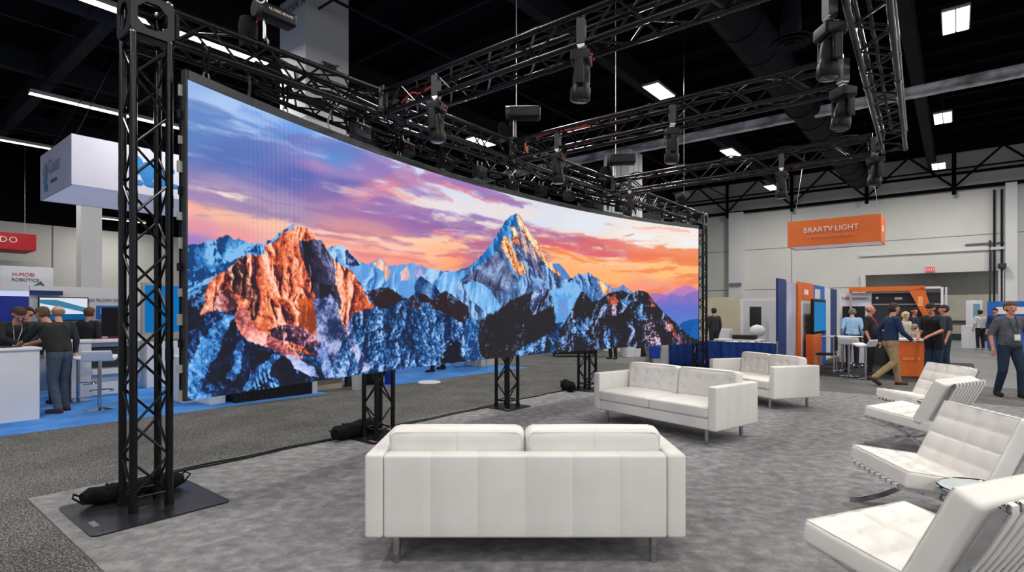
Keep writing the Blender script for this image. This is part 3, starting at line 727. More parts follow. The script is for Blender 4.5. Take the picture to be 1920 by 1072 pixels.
    def shell(name, sel, off, m):
        keep = [p for p in polys if sum(sel[i] for i in p) * 2 >= len(p)]
        if not keep: return None
        used = sorted(set(i for p in keep for i in p)); rm = {v: i for i, v in enumerate(used)}
        offs = off[used][:, None] if isinstance(off, np.ndarray) else off
        vv = co[used] + no[used] * offs
        ms = bpy.data.meshes.new(name)
        ms.from_pydata([tuple(x) for x in vv], [], [[rm[i] for i in p] for p in keep]); ms.materials.append(m)
        ms.polygons.foreach_set('use_smooth', [True] * len(ms.polygons)); ms.update()
        o = bpy.data.objects.new(name, ms); COL.objects.link(o); o.parent = root
        sol = o.modifiers.new('thickness', 'SOLIDIFY'); sol.thickness = .006; sol.offset = -1
        return o
    isshirt = (vt == 'shirt') | (vt == 'sleeve')
    shell('shirt', isshirt, .011 * k, clothmat(shirt))
    shell('trousers', vt == 'trouser', .009 * k, clothmat(trouser, 'trouser_cloth'))
    for s in (-1, 1):
        an = legs.get('l' if s < 0 else 'r', (0, (s * .105, -.02, .085)))[1]; ot = legs.get('r' if s < 0 else 'l', (0, (-s * .105, -.02, .085)))[1]
        near = np.linalg.norm(co[:, :2] - np.array(an[:2]) * k - [0, .06 * k], axis=1) <= np.linalg.norm(co[:, :2] - np.array(ot[:2]) * k - [0, .06 * k], axis=1)
        shell('shoe', (vt == 'shoe') & near, .007 * k, clothmat(shoe, 'shoe_leather'))
    # hair, eyes, mouth
    hl = (co / k - np.array(hc)) @ np.array(Rh)                      # head-local
    head = vt == 'head'
    if hairstyle == 'short': hs = head & (((hl[:, 2] > .055) & (hl[:, 1] < .085)) | ((hl[:, 1] < .0) & (hl[:, 2] > -.055) & (np.abs(hl[:, 0]) < .09)) | ((hl[:, 1] < -.03) & (hl[:, 2] > -.08)))
    elif hairstyle == 'bald': hs = head & (hl[:, 1] < -.015) & (hl[:, 2] > -.06) & (hl[:, 2] < .04)
    elif hairstyle == 'long': hs = (head | (vt == 'skin')) & (hl[:, 2] > -.16) & (((hl[:, 2] > .045) & (hl[:, 1] < .09)) | (hl[:, 1] < .02)) & (np.abs(hl[:, 0]) < .12)
    else: hs = head & (hl[:, 2] > .05)
    thick = np.where(hl[:, 2] > .05, .016, .012) * k * (1.6 if hairstyle == 'long' else 1.)
    shell('hair' if hairstyle != 'cap' else 'cap', hs, thick, clothmat(hair, 'hair_strands'))
    for s in (-1, 1):
        e = MB().ball(Hd(s * .032, .0905, .0), .0085 * k, 8, 6).build('eye', M['black'], body)
    MB().ball((0, 0, 0), (.022 * k, .006 * k, .005 * k), 10, 6, Matrix.Translation(Hd(0, .094, -.058)) @ Rh.to_4x4()).build('mouth', clothmat((150, 82, 76), 'lips'), body)
    if lanyard:
        m = MB(); y = .186 + belly if belly > 0 else .13
        for s in (-1, 1): m.path([U(s * .06, .05, 1.46), U(s * .055, .11 + belly * .3, 1.36), U(s * .02, y, 1.16)], .006, 6)
        ln_ = m.build('lanyard', clothmat(lanyard, 'lanyard'), root)
        bm_ = MB(); bm_.rbox((.09 * k, .008, .11 * k), .003, (2, 2, 2), M=Matrix.Translation(U(0, y + .02, 1.10)) @ Rl.to_4x4()); bm_.build('name_badge', clothmat((236, 236, 236), 'badge'), ln_)
    if apron:
        sel = isshirt & (no[:, 1] > .15) & (co[:, 2] < 1.36 * k) & (np.abs(co[:, 0]) < .17 * k)
        shell('apron', sel | ((vt == 'trouser') & (no[:, 1] > .2) & (co[:, 2] > .72 * k)), .02 * k, clothmat(apron, 'apron_cloth'))
    if bag:
        c = Matrix.Translation(Vector(loc)) @ Matrix.Rotation(face, 4, 'Z') @ L(*bag[0])
        b_ = thing('carrier_bag', bag[2], 'bag', c, face)
        MB().rbox((.1, .28, .3), .03, (3, 3, 3)).build('bag_body', clothmat(bag[1], 'bag'), b_)
        MB().path([(0, -.06, .14), (0, -.05, .24), (0, .05, .24), (0, .06, .14)], .008, 6).build('bag_handle', clothmat(bag[1], 'bag'), b_)
    return root
random.seed(11)
W_ = lambda px, Y: G(px, Y)
def facing(dx, dy): return math.atan2(dy, dx) - PI / 2
# right side of the hall
person('person in navy jumper and khaki trousers striding past the orange counter', G(1670, 11.9), facing(1, -.15), 1.80, (16, 44, 84), (168, 142, 104), (200, 146, 116), (66, 50, 38), (70, 52, 40), 'long',
       lean=.06, arms={'l': ((-.25, -.12, 1.16), (-.22, -.1, .92)), 'r': ((.25, .10, 1.14), (.2, .30, .98))},
       legs={'l': ((-.1, .14, .50), (-.1, .20, .085)), 'r': ((.1, .02, .50), (.1, -.36, .19)), 'rt': (.1, -.26, .05)}, voxel=.011)
person('person in grey polo with white badge walking at the far right', G(1893, 10.3), facing(-.25, -1), 1.80, (84, 88, 94), (22, 42, 66), (204, 140, 118), (92, 64, 46), (32, 26, 24),
       arms={'l': ((-.29, .0, 1.14), (-.30, .12, .90)), 'r': ((.28, -.03, 1.14), (.27, .02, .90))}, legs={'l': ((-.13, .10, .50), (-.14, .08, .085)), 'r': ((.12, .03, .49), (.13, -.12, .10))},
       lanyard=(40, 44, 50), belly=.015, voxel=.010)
person('person in black apron leaning over the orange counter beside the white frame', G(1752, 12.9), facing(-.8, -.35), 1.82, (38, 44, 56), (24, 52, 80), (204, 140, 116), (34, 28, 26), (26, 24, 24),
       lean=.16, head_nod=.35, arms={'l': ((-.27, .16, 1.14), (-.12, .36, 1.02)), 'r': ((.30, -.05, 1.12), (.24, .16, 1.0))}, apron=(14, 14, 16), voxel=.011)
person('person in dark blue shirt standing behind the black-aproned helper', G(1772, 13.9), facing(-.9, .3), 1.78, (36, 44, 62), (22, 50, 78), (200, 140, 118), (48, 38, 34), (26, 24, 24), voxel=.013)
person('person with bald head, black shirt and pink lanyard at the white bar table', G(1630, 13.9), facing(.7, -.7), 1.78, (28, 26, 28), (20, 22, 30), (214, 140, 124), (150, 120, 104), (30, 26, 26),
       hairstyle='bald', belly=.03, lanyard=(196, 60, 90), voxel=.011, arms={'r': ((.27, -.03, 1.12), (.27, .06, .90)), 'l': ((-.25, .12, 1.14), (-.08, .28, 1.12))})
person('person in pale blue shirt bending at the white column wall', G(1598, 15.7), facing(.5, .8), 1.74, (150, 190, 222), (28, 36, 56), (206, 150, 128), (130, 116, 104), (30, 28, 28), 'long', lean=.3, voxel=.013)
person('person with blond hair in pale jacket behind the orange counter', G(1697, 15.2), facing(.2, -1), 1.60, (198, 196, 176), (70, 76, 84), (222, 176, 156), (214, 196, 150), (40, 40, 40), 'long', hairstyle='long', female=True, voxel=.013)
person('person in black jacket behind the orange counter by the orange slanted beam', G(1714, 16.0), facing(-.2, -1), 1.74, (30, 32, 40), (30, 34, 44), (196, 134, 110), (34, 28, 26), (26, 24, 24), 'long', voxel=.014, lanyard=(90, 110, 160))
person('person with cropped grey hair seated low at the orange counter', G(1716, 14.5), facing(-.5, .8), 1.28, (176, 168, 150), (80, 80, 84), (206, 150, 124), (158, 150, 128), (40, 40, 40), voxel=.013)
person('person in white tee and black trousers far down the grey aisle', G(1838, 23.2), facing(.1, .9), 1.68, (206, 206, 208), (20, 20, 24), (206, 150, 128), (34, 28, 26), (180, 180, 180), voxel=.016)
person('person in dark blue jacket by the far blue booth panel', G(1866, 22.6), facing(-.6, -.5), 1.74, (32, 46, 92), (26, 30, 44), (196, 140, 118), (42, 34, 30), (26, 24, 24), 'long', voxel=.016)
person('person in dark green jacket beyond the low blue drape', G(1339, 19.6), facing(-.2, 1), 1.74, (38, 44, 46), (30, 34, 40), (180, 130, 106), (40, 32, 28), (26, 24, 24), 'long', voxel=.014)
# left booth
person('person in black tee and jeans leaning on the white counter', G(112, 8.75), facing(-1, .12), 1.76, (24, 26, 28), (72, 88, 104), (196, 142, 114), (96, 76, 54), (74, 44, 36),
       lean=.42, head_nod=.25, arms={'l': ((-.16, .42, 1.16), (-.06, .66, 1.07)), 'r': ((.2, .38, 1.16), (.06, .64, 1.07))}, legs={'l': ((-.1, .02, .49), (-.12, -.10, .085)), 'r': ((.1, .06, .49), (.12, .02, .085))}, voxel=.010)
person('person in black jacket with white lanyard bending over the white counter', G(18, 9.3), facing(.95, -.45), 1.76, (34, 34, 38), (30, 32, 40), (206, 144, 122), (74, 56, 42), (30, 28, 28), 'long',
       lean=.42, head_nod=.3, lanyard=(232, 230, 232), arms={'l': ((-.2, .36, 1.18), (-.02, .56, 1.08)), 'r': ((.22, .32, 1.16), (.10, .52, 1.08))}, voxel=.010)
person('person with dark hair in grey jacket between two people at the white counter', G(52, 10.2), facing(.3, -1), 1.70, (58, 58, 64), (34, 36, 46), (206, 150, 126), (40, 30, 28), (30, 28, 28), 'long', voxel=.012)
person('person with bald head half hidden behind the leaning man', G(112, 9.62), facing(-.6, .4), 1.72, (44, 46, 56), (40, 46, 60), (222, 172, 150), (170, 140, 120), (30, 28, 28), 'long', hairstyle='bald', voxel=.012, lean=.1)
person('person in dark suit with back turned at the white reception desk', B(T_at(163, 8.72), 8.72), facing(-.1, 1), 1.70, (24, 30, 38), (26, 30, 40), (196, 140, 116), (92, 66, 48), (26, 24, 24), 'long', voxel=.012, lean=.08)
# seen only as legs under the LED wall
person('person in black trousers walking on blue carpet beneath the LED wall', G(819, 14.7), facing(-.6, -.3), 1.76, (60, 70, 90), (26, 26, 30), shoe=(24, 22, 22), voxel=.015, legs={'l': ((-.1, .1, .5), (-.1, .16, .085)), 'r': ((.1, .0, .5), (.1, -.22, .13))})
person('person in black trousers on grey aisle behind the fourth screen tower', G(1149, 18.6), facing(-.5, -.5), 1.76, (50, 50, 56), (24, 24, 26), shoe=(50, 40, 34), voxel=.016)
person('person in grey trousers with blue carrier bag behind the long white sofa', G(1214, 13.6), facing(1, .3), 1.74, (90, 90, 96), (140, 136, 132), shoe=(90, 84, 80), voxel=.014, bag=((.26, .05, .62), (26, 74, 190), 'blue carrier bag held low by the person in grey trousers'), legs={'l': ((-.1, .12, .5), (-.1, .2, .085)), 'r': ((.1, .0, .5), (.1, -.22, .13))})
# ---------------------------------------------------------------- the hall
def boothbox(mb, t0, t1, s0, s1, z0, z1):
    vs = [B(t, s, z) for z in (z0, z1) for s in (s0, s1) for t in (t0, t1)]
    return mb.add(vs, [(0, 2, 3, 1), (4, 5, 7, 6), (0, 1, 5, 4), (2, 6, 7, 3), (0, 4, 6, 2), (1, 3, 7, 5)])
TW, SW = 33.4, 31.0                                                # right wall at t = TW, far left wall at s = SW
HALL_Z = 9.6
def slab(name, t0, t1, s0, s1, z0, z1, m, smooth=False):
    return struct(boothbox(MB(), t0, t1, s0, s1, z0, z1).build(name, m, None, smooth))
slab('floor', -22, TW, -22, SW, -.12, 0, M['concrete'])
slab('floor_booth_carpet', -.44, 11.0, -12, 1.12, 0, .012, M['booth_carpet'])
slab('floor_aisle_carpet', -14, 11.0, 1.125, 4.46, 0, .008, M['aisle_carpet'])
slab('floor_aisle_carpet_near', -8, -.45, -12, 1.12, 0, .008, M['aisle_carpet'])
slab('floor_aisle_carpet_far', 11.005, 13.9, -9, 4.46, 0, .008, M['aisle_carpet'])
slab('floor_blue_carpet', -8, 4.6, 4.47, 14, 0, .010, M['blue_carpet'])
slab('floor_blue_carpet_far', 6.0, 11.0, 4.47, 14, 0, .010, M['blue_carpet'])
slab('floor_aisle_carpet_gap', 4.605, 5.995, 4.47, 14, 0, .007, M['aisle_carpet'])
slab('floor_aisle_carpet_cross', 11.005, 24, 4.47, 24, 0, .007, M['aisle_carpet'])
slab('floor_green_carpet', 16.0, 22, 7.6, 14, .007, .012, M['green_carpet'])
slab('floor_black_booth_carpet', 13.9, 20.5, -5.4, -1.6, 0, .012, M['black'])
# walls
wl = MB(); boothbox(wl, -22, TW, SW, SW + .3, 0, 6.0); struct(wl.build('wall_left', M['wall'], None, False))
wl = MB(); boothbox(wl, -22, TW, SW, SW + .3, 6.0, HALL_Z); struct(wl.build('wall_left_upper', M['ceil'], None, False))
D0, D1, DZ = S_at(1872, TW), S_at(1622, TW), 3.55                  # freight door opening in the right wall
wr = MB(); boothbox(wr, TW, TW + .3, D1, SW, 0, HALL_Z); boothbox(wr, TW, TW + .3, -22, D0, 0, HALL_Z); boothbox(wr, TW, TW + .3, D0, D1, DZ, HALL_Z)
struct(wr.build('wall_right', M['wall'], None, False))
# corridor behind the freight door
cr = MB(); boothbox(cr, TW + 5, TW + 5.2, D0 - 3, D1 + 3, 0, 2.55); struct(cr.build('wall_corridor', M['corr'], None, False))
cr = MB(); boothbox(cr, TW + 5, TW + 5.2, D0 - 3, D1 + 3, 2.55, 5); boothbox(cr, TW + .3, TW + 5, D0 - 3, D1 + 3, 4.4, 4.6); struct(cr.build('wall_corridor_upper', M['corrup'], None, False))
cr = MB(); boothbox(cr, TW + .3, TW + 5.2, D0 - 3, D0 - 2.8, 0, 4.6); boothbox(cr, TW + .3, TW + 5.2, D1 + 2.8, D1 + 3, 0, 4.6); struct(cr.build('wall_corridor_sides', M['pil'], None, False))
slab('floor_corridor', TW, TW + 5.2, D0 - 3, D1 + 3, -.12, 0, M['concrete'])
cr = MB(); boothbox(cr, TW + 4.9, TW + 5, D0 - 3, D1 + 3, .95, 1.1); boothbox(cr, TW + 4.9, TW + 5, D0 - 3, D1 + 3, 0, .35); struct(cr.build('trim_1', M['dark'], None, False))
CORR = ((D0 + D1) / 2 + 2.4, (D0 + D1) / 2 - 2.4)
# door header ledge and frame
tr = MB(); boothbox(tr, TW - .12, TW, D0 - .25, D1 + .25, DZ + 1.0, DZ + 1.12); boothbox(tr, TW - .1, TW, D0 - .2, D0, 0, DZ); boothbox(tr, TW - .1, TW, D1, D1 + .2, 0, DZ); struct(tr.build('trim_2', M['pil'], None, False))
# pilasters and rain pipes of the right wall
def pilaster(name, px0, px1, dep, m, z1=7.6):
    a, b = sorted((S_at(px0, TW), S_at(px1, TW)))
    return struct(boothbox(MB(), TW - dep, TW, a, b, 0, z1).build(name, m, None, False))
pilaster('trim_3', 1371, 1397, .5, M['pil']); pilaster('trim_4', 1884, 1906, .5, M['pil']); pilaster('trim_5', 1854, 1858, .12, M['dark'], 5.0)
pilaster('trim_6', 1862, 1866, .1, M['beam'], 7.4); pilaster('trim_7', 1876, 1880, .1, M['beam'], 7.4)
jm = MB()
for z in (2.9, 5.3): boothbox(jm, TW - .012, TW, D1 + .3, SW, z, z + .03)
for z in (5.3,): boothbox(jm, TW - .012, TW, -20, D1 + .3, z, z + .03)
for s in np.arange(-18, SW, 3.4):
    if not (D0 - .4 < s < D1 + .4): boothbox(jm, TW - .012, TW, s, s + .03, 0, 8)
struct(jm.build('trim_8', M['print'], None, False))
jm = MB()
for t in np.arange(-20, TW, 3.2): boothbox(jm, t, t + .05, SW - .02, SW, 0, 6)
struct(jm.build('trim_9', M['print'], None, False))
# ceiling deck, beams, joists, pipes
struct(boothbox(MB(), -22, TW, -22, SW, HALL_Z, HALL_Z + .2).build('ceiling', M['ceil'], None, False))
jb = MB()
for t in np.arange(-20, TW, 1.5): boothbox(jb, t, t + .09, -20, SW, HALL_Z - .35, HALL_Z)
struct(jb.build('trim_10', M['ceil'], None, False))
bb = MB()
for s in (-17.5, -10.9, -4.2, 2.6, 9.4, 16.2, 23.): boothbox(bb, -21, TW, s, s + .3, HALL_Z - .95, HALL_Z - .35)
struct(bb.build('trim_11', M['beam'], None, False))
bb = MB()
for t in (-9.0, 2.6): boothbox(bb, t, t + .3, -20, SW, HALL_Z - 1.0, HALL_Z - .35)
struct(bb.build('trim_12', M['beam'], None, False))
bb = MB()                                                          # pale beam along the middle columns
tb = TS(G(1171, 22.3))[0]
boothbox(bb, tb - .11, tb + .11, -20, SW, 7.95, 8.0); boothbox(bb, tb - .03, tb + .03, -20, SW, 8.0, 8.2); boothbox(bb, tb - .11, tb + .11, -20, SW, 8.2, 8.25)
struct(bb.build('trim_13', M['palebeam'], None, False))
bb = MB()                                                          # sprinkler mains and the pipes on the right wall
for z, r, off in ((7.62, .09, .25), (8.35, .07, .3), (8.55, .04, .45)): bb.tube(B(TW - off, -20, z), B(TW - off, SW, z), r, 8)
struct(bb.build('trim_14', M['ceil'], None))
bb = MB()
for k in range(7):                                                 # web members of the roof truss in front of the right wall
    s = 9.5 - k * 3.6
    bb.tube(B(TW - .5, s, 7.3), B(TW - .5, s, 9.5), .09, 8); bb.tube(B(TW - .5, s, 7.65), B(TW - .5, s - 1.8, 9.4), .05, 8); bb.tube(B(TW - .5, s - 3.6, 7.65), B(TW - .5, s - 1.8, 9.4), .05, 8)
struct(bb.build('trim_15', M['ceil'], None))
bb = MB()
for s in (6.1, 12.8, 19.6, -7.6): bb.tube(B(-20, s, 8.75), B(TW, s, 8.75), .035, 6)
for t in (5.9, 8.2, 20.5): bb.tube(B(t, -20, 8.9), B(t, SW, 8.9), .03, 6)
struct(bb.build('trim_16', M['beam'], None))
# big columns
def column(name, px_corner, Y, w, z1, m, extra=None):
    t, s = TS(G(px_corner, Y))
    return struct(boothbox(MB(), t, t + w, s, s + w, 0, z1).build(name, m, None, False)), t, s
c1, ct, cs = column('column_1', 573, 13.0, 1.18, HALL_Z, M['pil'])
jm = MB()
for z in (3.1, 6.2): boothbox(jm, ct - .006, ct + 1.186, cs - .006, cs + 1.186, z, z + .012)
struct(jm.build('trim_17', M['print'], None, False))
c2, c2t, c2s = column('column_2', 1180, 21.6, 1.14, 8.0, M['pil'])
jm = MB()
for d in (.36, .78): boothbox(jm, c2t + d, c2t + d + .02, c2s - .008, c2s, 0, 8.0); boothbox(jm, c2t - .008, c2t, c2s + d, c2s + d + .02, 0, 8)
struct(jm.build('trim_18', M['print'], None, False))
column('column_3', 152, 21.0, .66, 6.4, M['pil'])
# writing on the first column
def text(name, body, size, Mx, m, parent=None, depth=.004, align='CENTER', stretch=1.):
    cu = bpy.data.curves.new(name, 'FONT'); cu.body = body; cu.size = size; cu.extrude = depth; cu.align_x = align; cu.align_y = 'CENTER'; cu.space_character = stretch
    o = bpy.data.objects.new(name, cu); COL.objects.link(o); o.data.materials.append(m)
    dg = bpy.context.evaluated_depsgraph_get(); me = bpy.data.meshes.new_from_object(o.evaluated_get(dg)); me.name = name
    bpy.data.objects.remove(o); bpy.data.curves.remove(cu)
    o = bpy.data.objects.new(name, me); COL.objects.link(o)
    if parent: o.parent = parent
    o.matrix_local = Mx
    return o
def face_u(t, s, z):                            # text facing the camera side on a plane along u (normal -v)
    return Matrix.Translation(B(t, s, z)) @ Matrix.Rotation(ROT, 4, 'Z') @ Matrix.Rotation(PI / 2, 4, 'X')
def face_v(t, s, z):                            # text on a plane along v (normal -u)
    return Matrix.Translation(B(t, s, z)) @ Matrix.Rotation(ROT - PI / 2, 4, 'Z') @ Matrix.Rotation(PI / 2, 4, 'X')
def zat(px, py, Y): return EYE - (py - HPY) / FPX * Y
tag(text('column_lettering', 'LASSER N', .26, face_v(ct - .01, cs + .55, zat(549, 8, 13.2)), M['print']), 'dark grey lettering high on the left face of the tall pale column', 'lettering')
m_ = MB()
for k in range(9):
    a = random.uniform(-.22, .22); b = random.uniform(-.14, .14)
    m_.tube(B(ct + .60 + a, cs - .03, 7.55 + b), B(ct + .60 + a + random.uniform(-.08, .12), cs - .05, 7.55 + b + random.uniform(-.18, .1)), .022, 6)
boothbox(m_, ct + .42, ct + .80, cs - .05, cs, 7.42, 7.66)
tag(m_.build('wall_bracket', M['zinc']), 'tangled metal bracket on the right face of the tall pale column', 'bracket')
m_ = MB(); boothbox(m_, ct - .05, ct, cs + .36, cs + .5, 6.95, 7.5)
tag(m_.build('conduit_box', M['pil']), 'pale conduit box on the left face of the tall pale column', 'box')

# ducts and the round ceiling diffuser
def duct(label, s, z, t0, t1, r):
    m = MB(); m.tube(B(t0, s, z), B(t1, s, z), r, 20)
    for t in np.arange(t0, t1, 1.6): m.tube(B(t, s, z), B(t + .06, s, z), r + .025, 20)
    return tag(m.build('air_duct', M['duct']), label, 'duct')
duct('dark round air duct running above the middle of the truss frame', -1.1, 8.35, 8.5, 31.5, .5)
duct('dark round air duct running above the left end of the LED wall', 9.6, 8.4, -6, 12, .42)
df = thing('ceiling_diffuser', 'round black ceiling air diffuser hanging near the truss corner', 'air vent', GY(1483, 80, 7.4))
m_ = MB()
for r0, z in ((.46, 0), (.34, -.03), (.22, -.06), (.10, -.09)):
    m_.lathe([(r0 - .09, z + .06), (r0, z), (r0 + .012, z + .01), (r0 - .075, z + .075)], 28)
m_.build('louver_rings', M['beam'], df)
MB().lathe([(.2, .06), (.2, 1.6)], 20).build('neck', M['duct'], df)

# ---------------------------------------------------------------- hall lamps
def add_lamp(name, loc, sx, sy, power, rz, col=(1, .97, .92), parent=None, rot=None):
    l = bpy.data.lights.new(name, 'AREA'); l.shape = 'RECTANGLE'; l.size = sx; l.size_y = sy; l.energy = power; l.color = col
    o = bpy.data.objects.new(name, l); COL.objects.link(o); o.location = loc; o.rotation_euler = rot or (0, 0, rz)
    if parent: o.parent = parent
    return o
PANEL_W = 245.
pm = {}
pm['h'] = MB().rbox((1.26, .50, .07), .02, (2, 2, 1), M=Matrix.Translation((0, 0, .04))).mesh('housing', M['silver'])
pm['d'] = MB().box(-.60, .60, -.225, -.02, -.004, .01).mesh('diffuser', M['panel_glow'])
pm['k'] = MB().tube((0, 0, .07), (0, 0, .30), .012).tube((-.2, 0, .07), (0, 0, .30), .006, 6).tube((.2, 0, .07), (0, 0, .30), .006, 6).tube((0, 0, .3), (0, 0, HALL_Z - 8.0 - .35), .004, 6).mesh('hanger', M['zinc'])
def panel_light(p, label, seen=True):
    t = thing('panel_light', label, 'ceiling light', p, ROT, 'square high bay ceiling lights')
    inst('housing', pm['h'], t, Matrix()); inst('hanger', pm['k'], t, Matrix())
    inst('diffuser', pm['d'], t, Matrix()); inst('diffuser', pm['d'], t, Matrix.Translation((0, .245, 0)))
    add_lamp('lamp', (0, 0, -.03), 1.2, .45, PANEL_W, 0, parent=t)
Pa, Pb, Pc = Vector((4.53, 6.1, 0)), Vector((-5.45, 4.25, 0)), GY(1792, 40, 8.0)
names = {(0, 0): 'largest bright square ceiling light, at the upper right corner', (1, 0): 'bright square ceiling light second nearest along the right row', (2, 0): 'small bright ceiling light third along the right row, before the pale wall',
         (0, 1): 'bright square ceiling light above the middle cross truss', (1, 1): 'bright ceiling light just above the farthest cross truss', (2, 1): 'small bright ceiling light next to the clear moving head of the farthest cross truss',
         (0, 2): 'bright ceiling light glimpsed through the main truss above the LED wall', (3, 0): 'farthest ceiling light of the right row, by the right wall'}
exact = {(0, 0): (1792, 40), (1, 0): (1768, 222), (2, 0): (1760, 312), (0, 1): (1236, 172), (1, 1): (1370, 287), (2, 1): (1447, 352), (0, 2): (903, 266)}
for i in range(-3, 4):
    for j in range(-2, 5):
        p = GY(*exact[(i, j)], 8.0) if (i, j) in exact else Pc + Pa * i + Pb * j
        t, s = TS(p)
        if not (-21 < t < TW - 1 and -21 < s < SW - 1): continue
        if (i, j) in exact or j <= 0 or i < 0:
            if j >= 2 and (i, j) not in exact: continue
            if (i, j) not in exact and 0 < 960 + FPX * p.x / max(p.y, .1) < 1920 and p.y > 0 and HPY - (8 - EYE) / p.y * FPX > 0: continue
            panel_light(p, names.get((i, j), 'square high bay ceiling light outside the picture'))
for k, s in enumerate(CORR):                       # two lamps under the corridor ceiling
    t = thing('corridor_lamp', ('left', 'right')[k] + ' small lamp under the corridor ceiling inside the freight door', 'ceiling light', B(TW + 2.2, s, 4.3), ROT, 'lamps in the corridor')
    MB().box(-.5, .5, -.12, .12, 0, .08).build('housing', M['silver'], t); MB().box(-.48, .48, -.1, .1, -.006, 0).build('diffuser', M['strip_glow'], t, False)
    add_lamp('lamp', (0, 0, -.03), 1., .2, 110., 0, parent=t)
def strip_light(p0, p1, label):
    c = (p0 + p1) / 2; L = (p1 - p0).length
    t = thing('strip_light', label, 'ceiling light', c, ROT, 'long linear ceiling lights')
    MB().rbox((L, .26, .12), .02, (2, 1, 1), M=Matrix.Translation((0, 0, .07))).build('housing', M['silver'], t)
    MB().box(-L / 2, L / 2, -.11, .11, -.004, .012).build('diffuser', M['strip_glow'], t, False)
    m = MB()
    for x in (-L / 2 + .2, L / 2 - .2): m.tube((x, 0, .12), (x, 0, HALL_Z - p0.z), .01, 6)
    m.tube((-L / 2, 0, .42), (L / 2, 0, .42), .03, 6)
    m.build('hanger', M['duct'], t)
    add_lamp('lamp', (0, 0, -.03), L, .14, 62. * L, 0, parent=t)
def strip(px0, py0, L, label, z=8.0):
    p = GY(px0, py0, z); d = Vector((BU[0], BU[1], 0)); strip_light(p, p + d * L, label)
strip(150, -4, 3.9, 'long linear ceiling light behind the top of the nearest tower')
strip(55, 175, 4.6, 'long linear ceiling light left of the nearest tower above the white hanging sign')
strip(-170, 232, 4.6, 'linear ceiling light running in behind the white hanging sign')
strip(-120, 324, 6.0, 'lowest linear ceiling light at the left edge above the red sign')
strip(178, 408, 2.2, 'short ceiling light glimpsed under the white hanging sign', 6.3)
# ---------------------------------------------------------------- truss rig
Q = .127                                        # half spacing of the chords
ZB, ZT = 3.825, 4.085                           # bottom and top chord height
BR_L = math.hypot(.27, 2 * Q)
brace_me = MB().tube((0, 0, 0), (0, 0, BR_L - .03), .0105, 8).mesh('brace', M['truss'])
def brace(parent, a, b):
    a, b = Vector(a), Vector(b); d = b - a
    q = d.to_track_quat('Z', 'Y')
    inst('brace', brace_me, parent, Matrix.LocRotScale(a + d.normalized() * .015, q, Vector((1, 1, d.length / BR_L))))
def zig(L, n=None):
    n = n or max(2, int(round(L / .27))); return n, L / n
def box_truss(name, label, group, loc, rz, L, ends=True, limit=99, rx=None, faces=('f', 'b', 'bot', 'top'), h=None):
    """runs along local X from 0 to L, bottom chords at local z = 0"""
    t = thing(name, label, 'truss', loc, rz, group)
    H = 2 * Q
    ch = MB()
    for y, z in ((-Q, 0), (Q, 0), (-Q, H), (Q, H)):
        c = MB().tube((0, y, z), (L, y, z), .0262, 14)
        x = 0.
        while x <= L + .01:
            c.tube((max(0, x - .045), y, z), (min(L, x + .045), y, z), .031, 14); x += L / max(1, round(L / 2.4))
        c.build('chord', M['truss'], t)
    n, dx = zig(L)
    cnt = 0; rest = MB()
    for f in faces:
        for i in range(n):
            x0, x1 = i * dx, (i + 1) * dx; up = i % 2 == 0
            if f in 'fb':
                y = -Q if f == 'f' else Q
                a, b = ((x0, y, 0), (x1, y, H)) if up else ((x0, y, H), (x1, y, 0))
            else:
                z = 0 if f == 'bot' else H
                a, b = ((x0, -Q, z), (x1, Q, z)) if up else ((x0, Q, z), (x1, -Q, z))
            if cnt < limit: brace(t, a, b); cnt += 1
            else: rest.tube(a, b, .0105, 6)
    if rest.v: tag(rest.build('brace', M['truss'], t), kind='stuff')
    if ends:
        for x in (.03, L - .03):
            e = MB()
            for y in (-Q, Q): e.tube((x, y, 0), (x, y, H), .018, 8)
            for z in (0, H): e.tube((x, -Q, z), (x, Q, z), .018, 8)
            e.build('end_frame', M['truss'], t)
    return t
def corner_block(parent, z):
    """cube junction with holed plates, centred on local x = y = 0, bottom chord height z"""
    R = Q + .032; hole = []
    outer = [(-R + .04, -R), (R - .04, -R), (R, -R + .04), (R, R - .04), (R - .04, R), (-R + .04, R), (-R, R - .04), (-R, -R + .04)]
    inner = [(-.045, -.105), (.045, -.105), (.105, -.045), (.105, .045), (.045, .105), (-.045, .105), (-.105, .045), (-.105, -.045)]
    zc = z + Q
    for k in range(4):
        m = MB(); m.ringplate(outer, inner, -R, -R + .008, Matrix.Translation((0, 0, zc)) @ Matrix.Rotation(k * PI / 2, 4, 'Z'))
        m.build('corner_plate', M['trussp'], parent, False)
    m = MB()
    for x in (-Q, Q):
        for y in (-Q, Q): m.tube((x, y, z), (x, y, z + 2 * Q), .026, 12)
        for zz in (z, z + 2 * Q): m.tube((x, -Q, zz), (x, Q, zz), .026, 12)
    for y in (-Q, Q):
        for zz in (z, z + 2 * Q): m.tube((-Q, y, zz), (Q, y, zz), .026, 12)
    m.build('corner_frame', M['truss'], parent)
    m = MB()
    for x in (-Q, Q):
        for y in (-Q, Q):
            for zz in (z - .03, z + 2 * Q + .03): m.ball((x, y, zz), .03, 10, 6)
    m.build('corner_bolt', M['zinc'], parent)
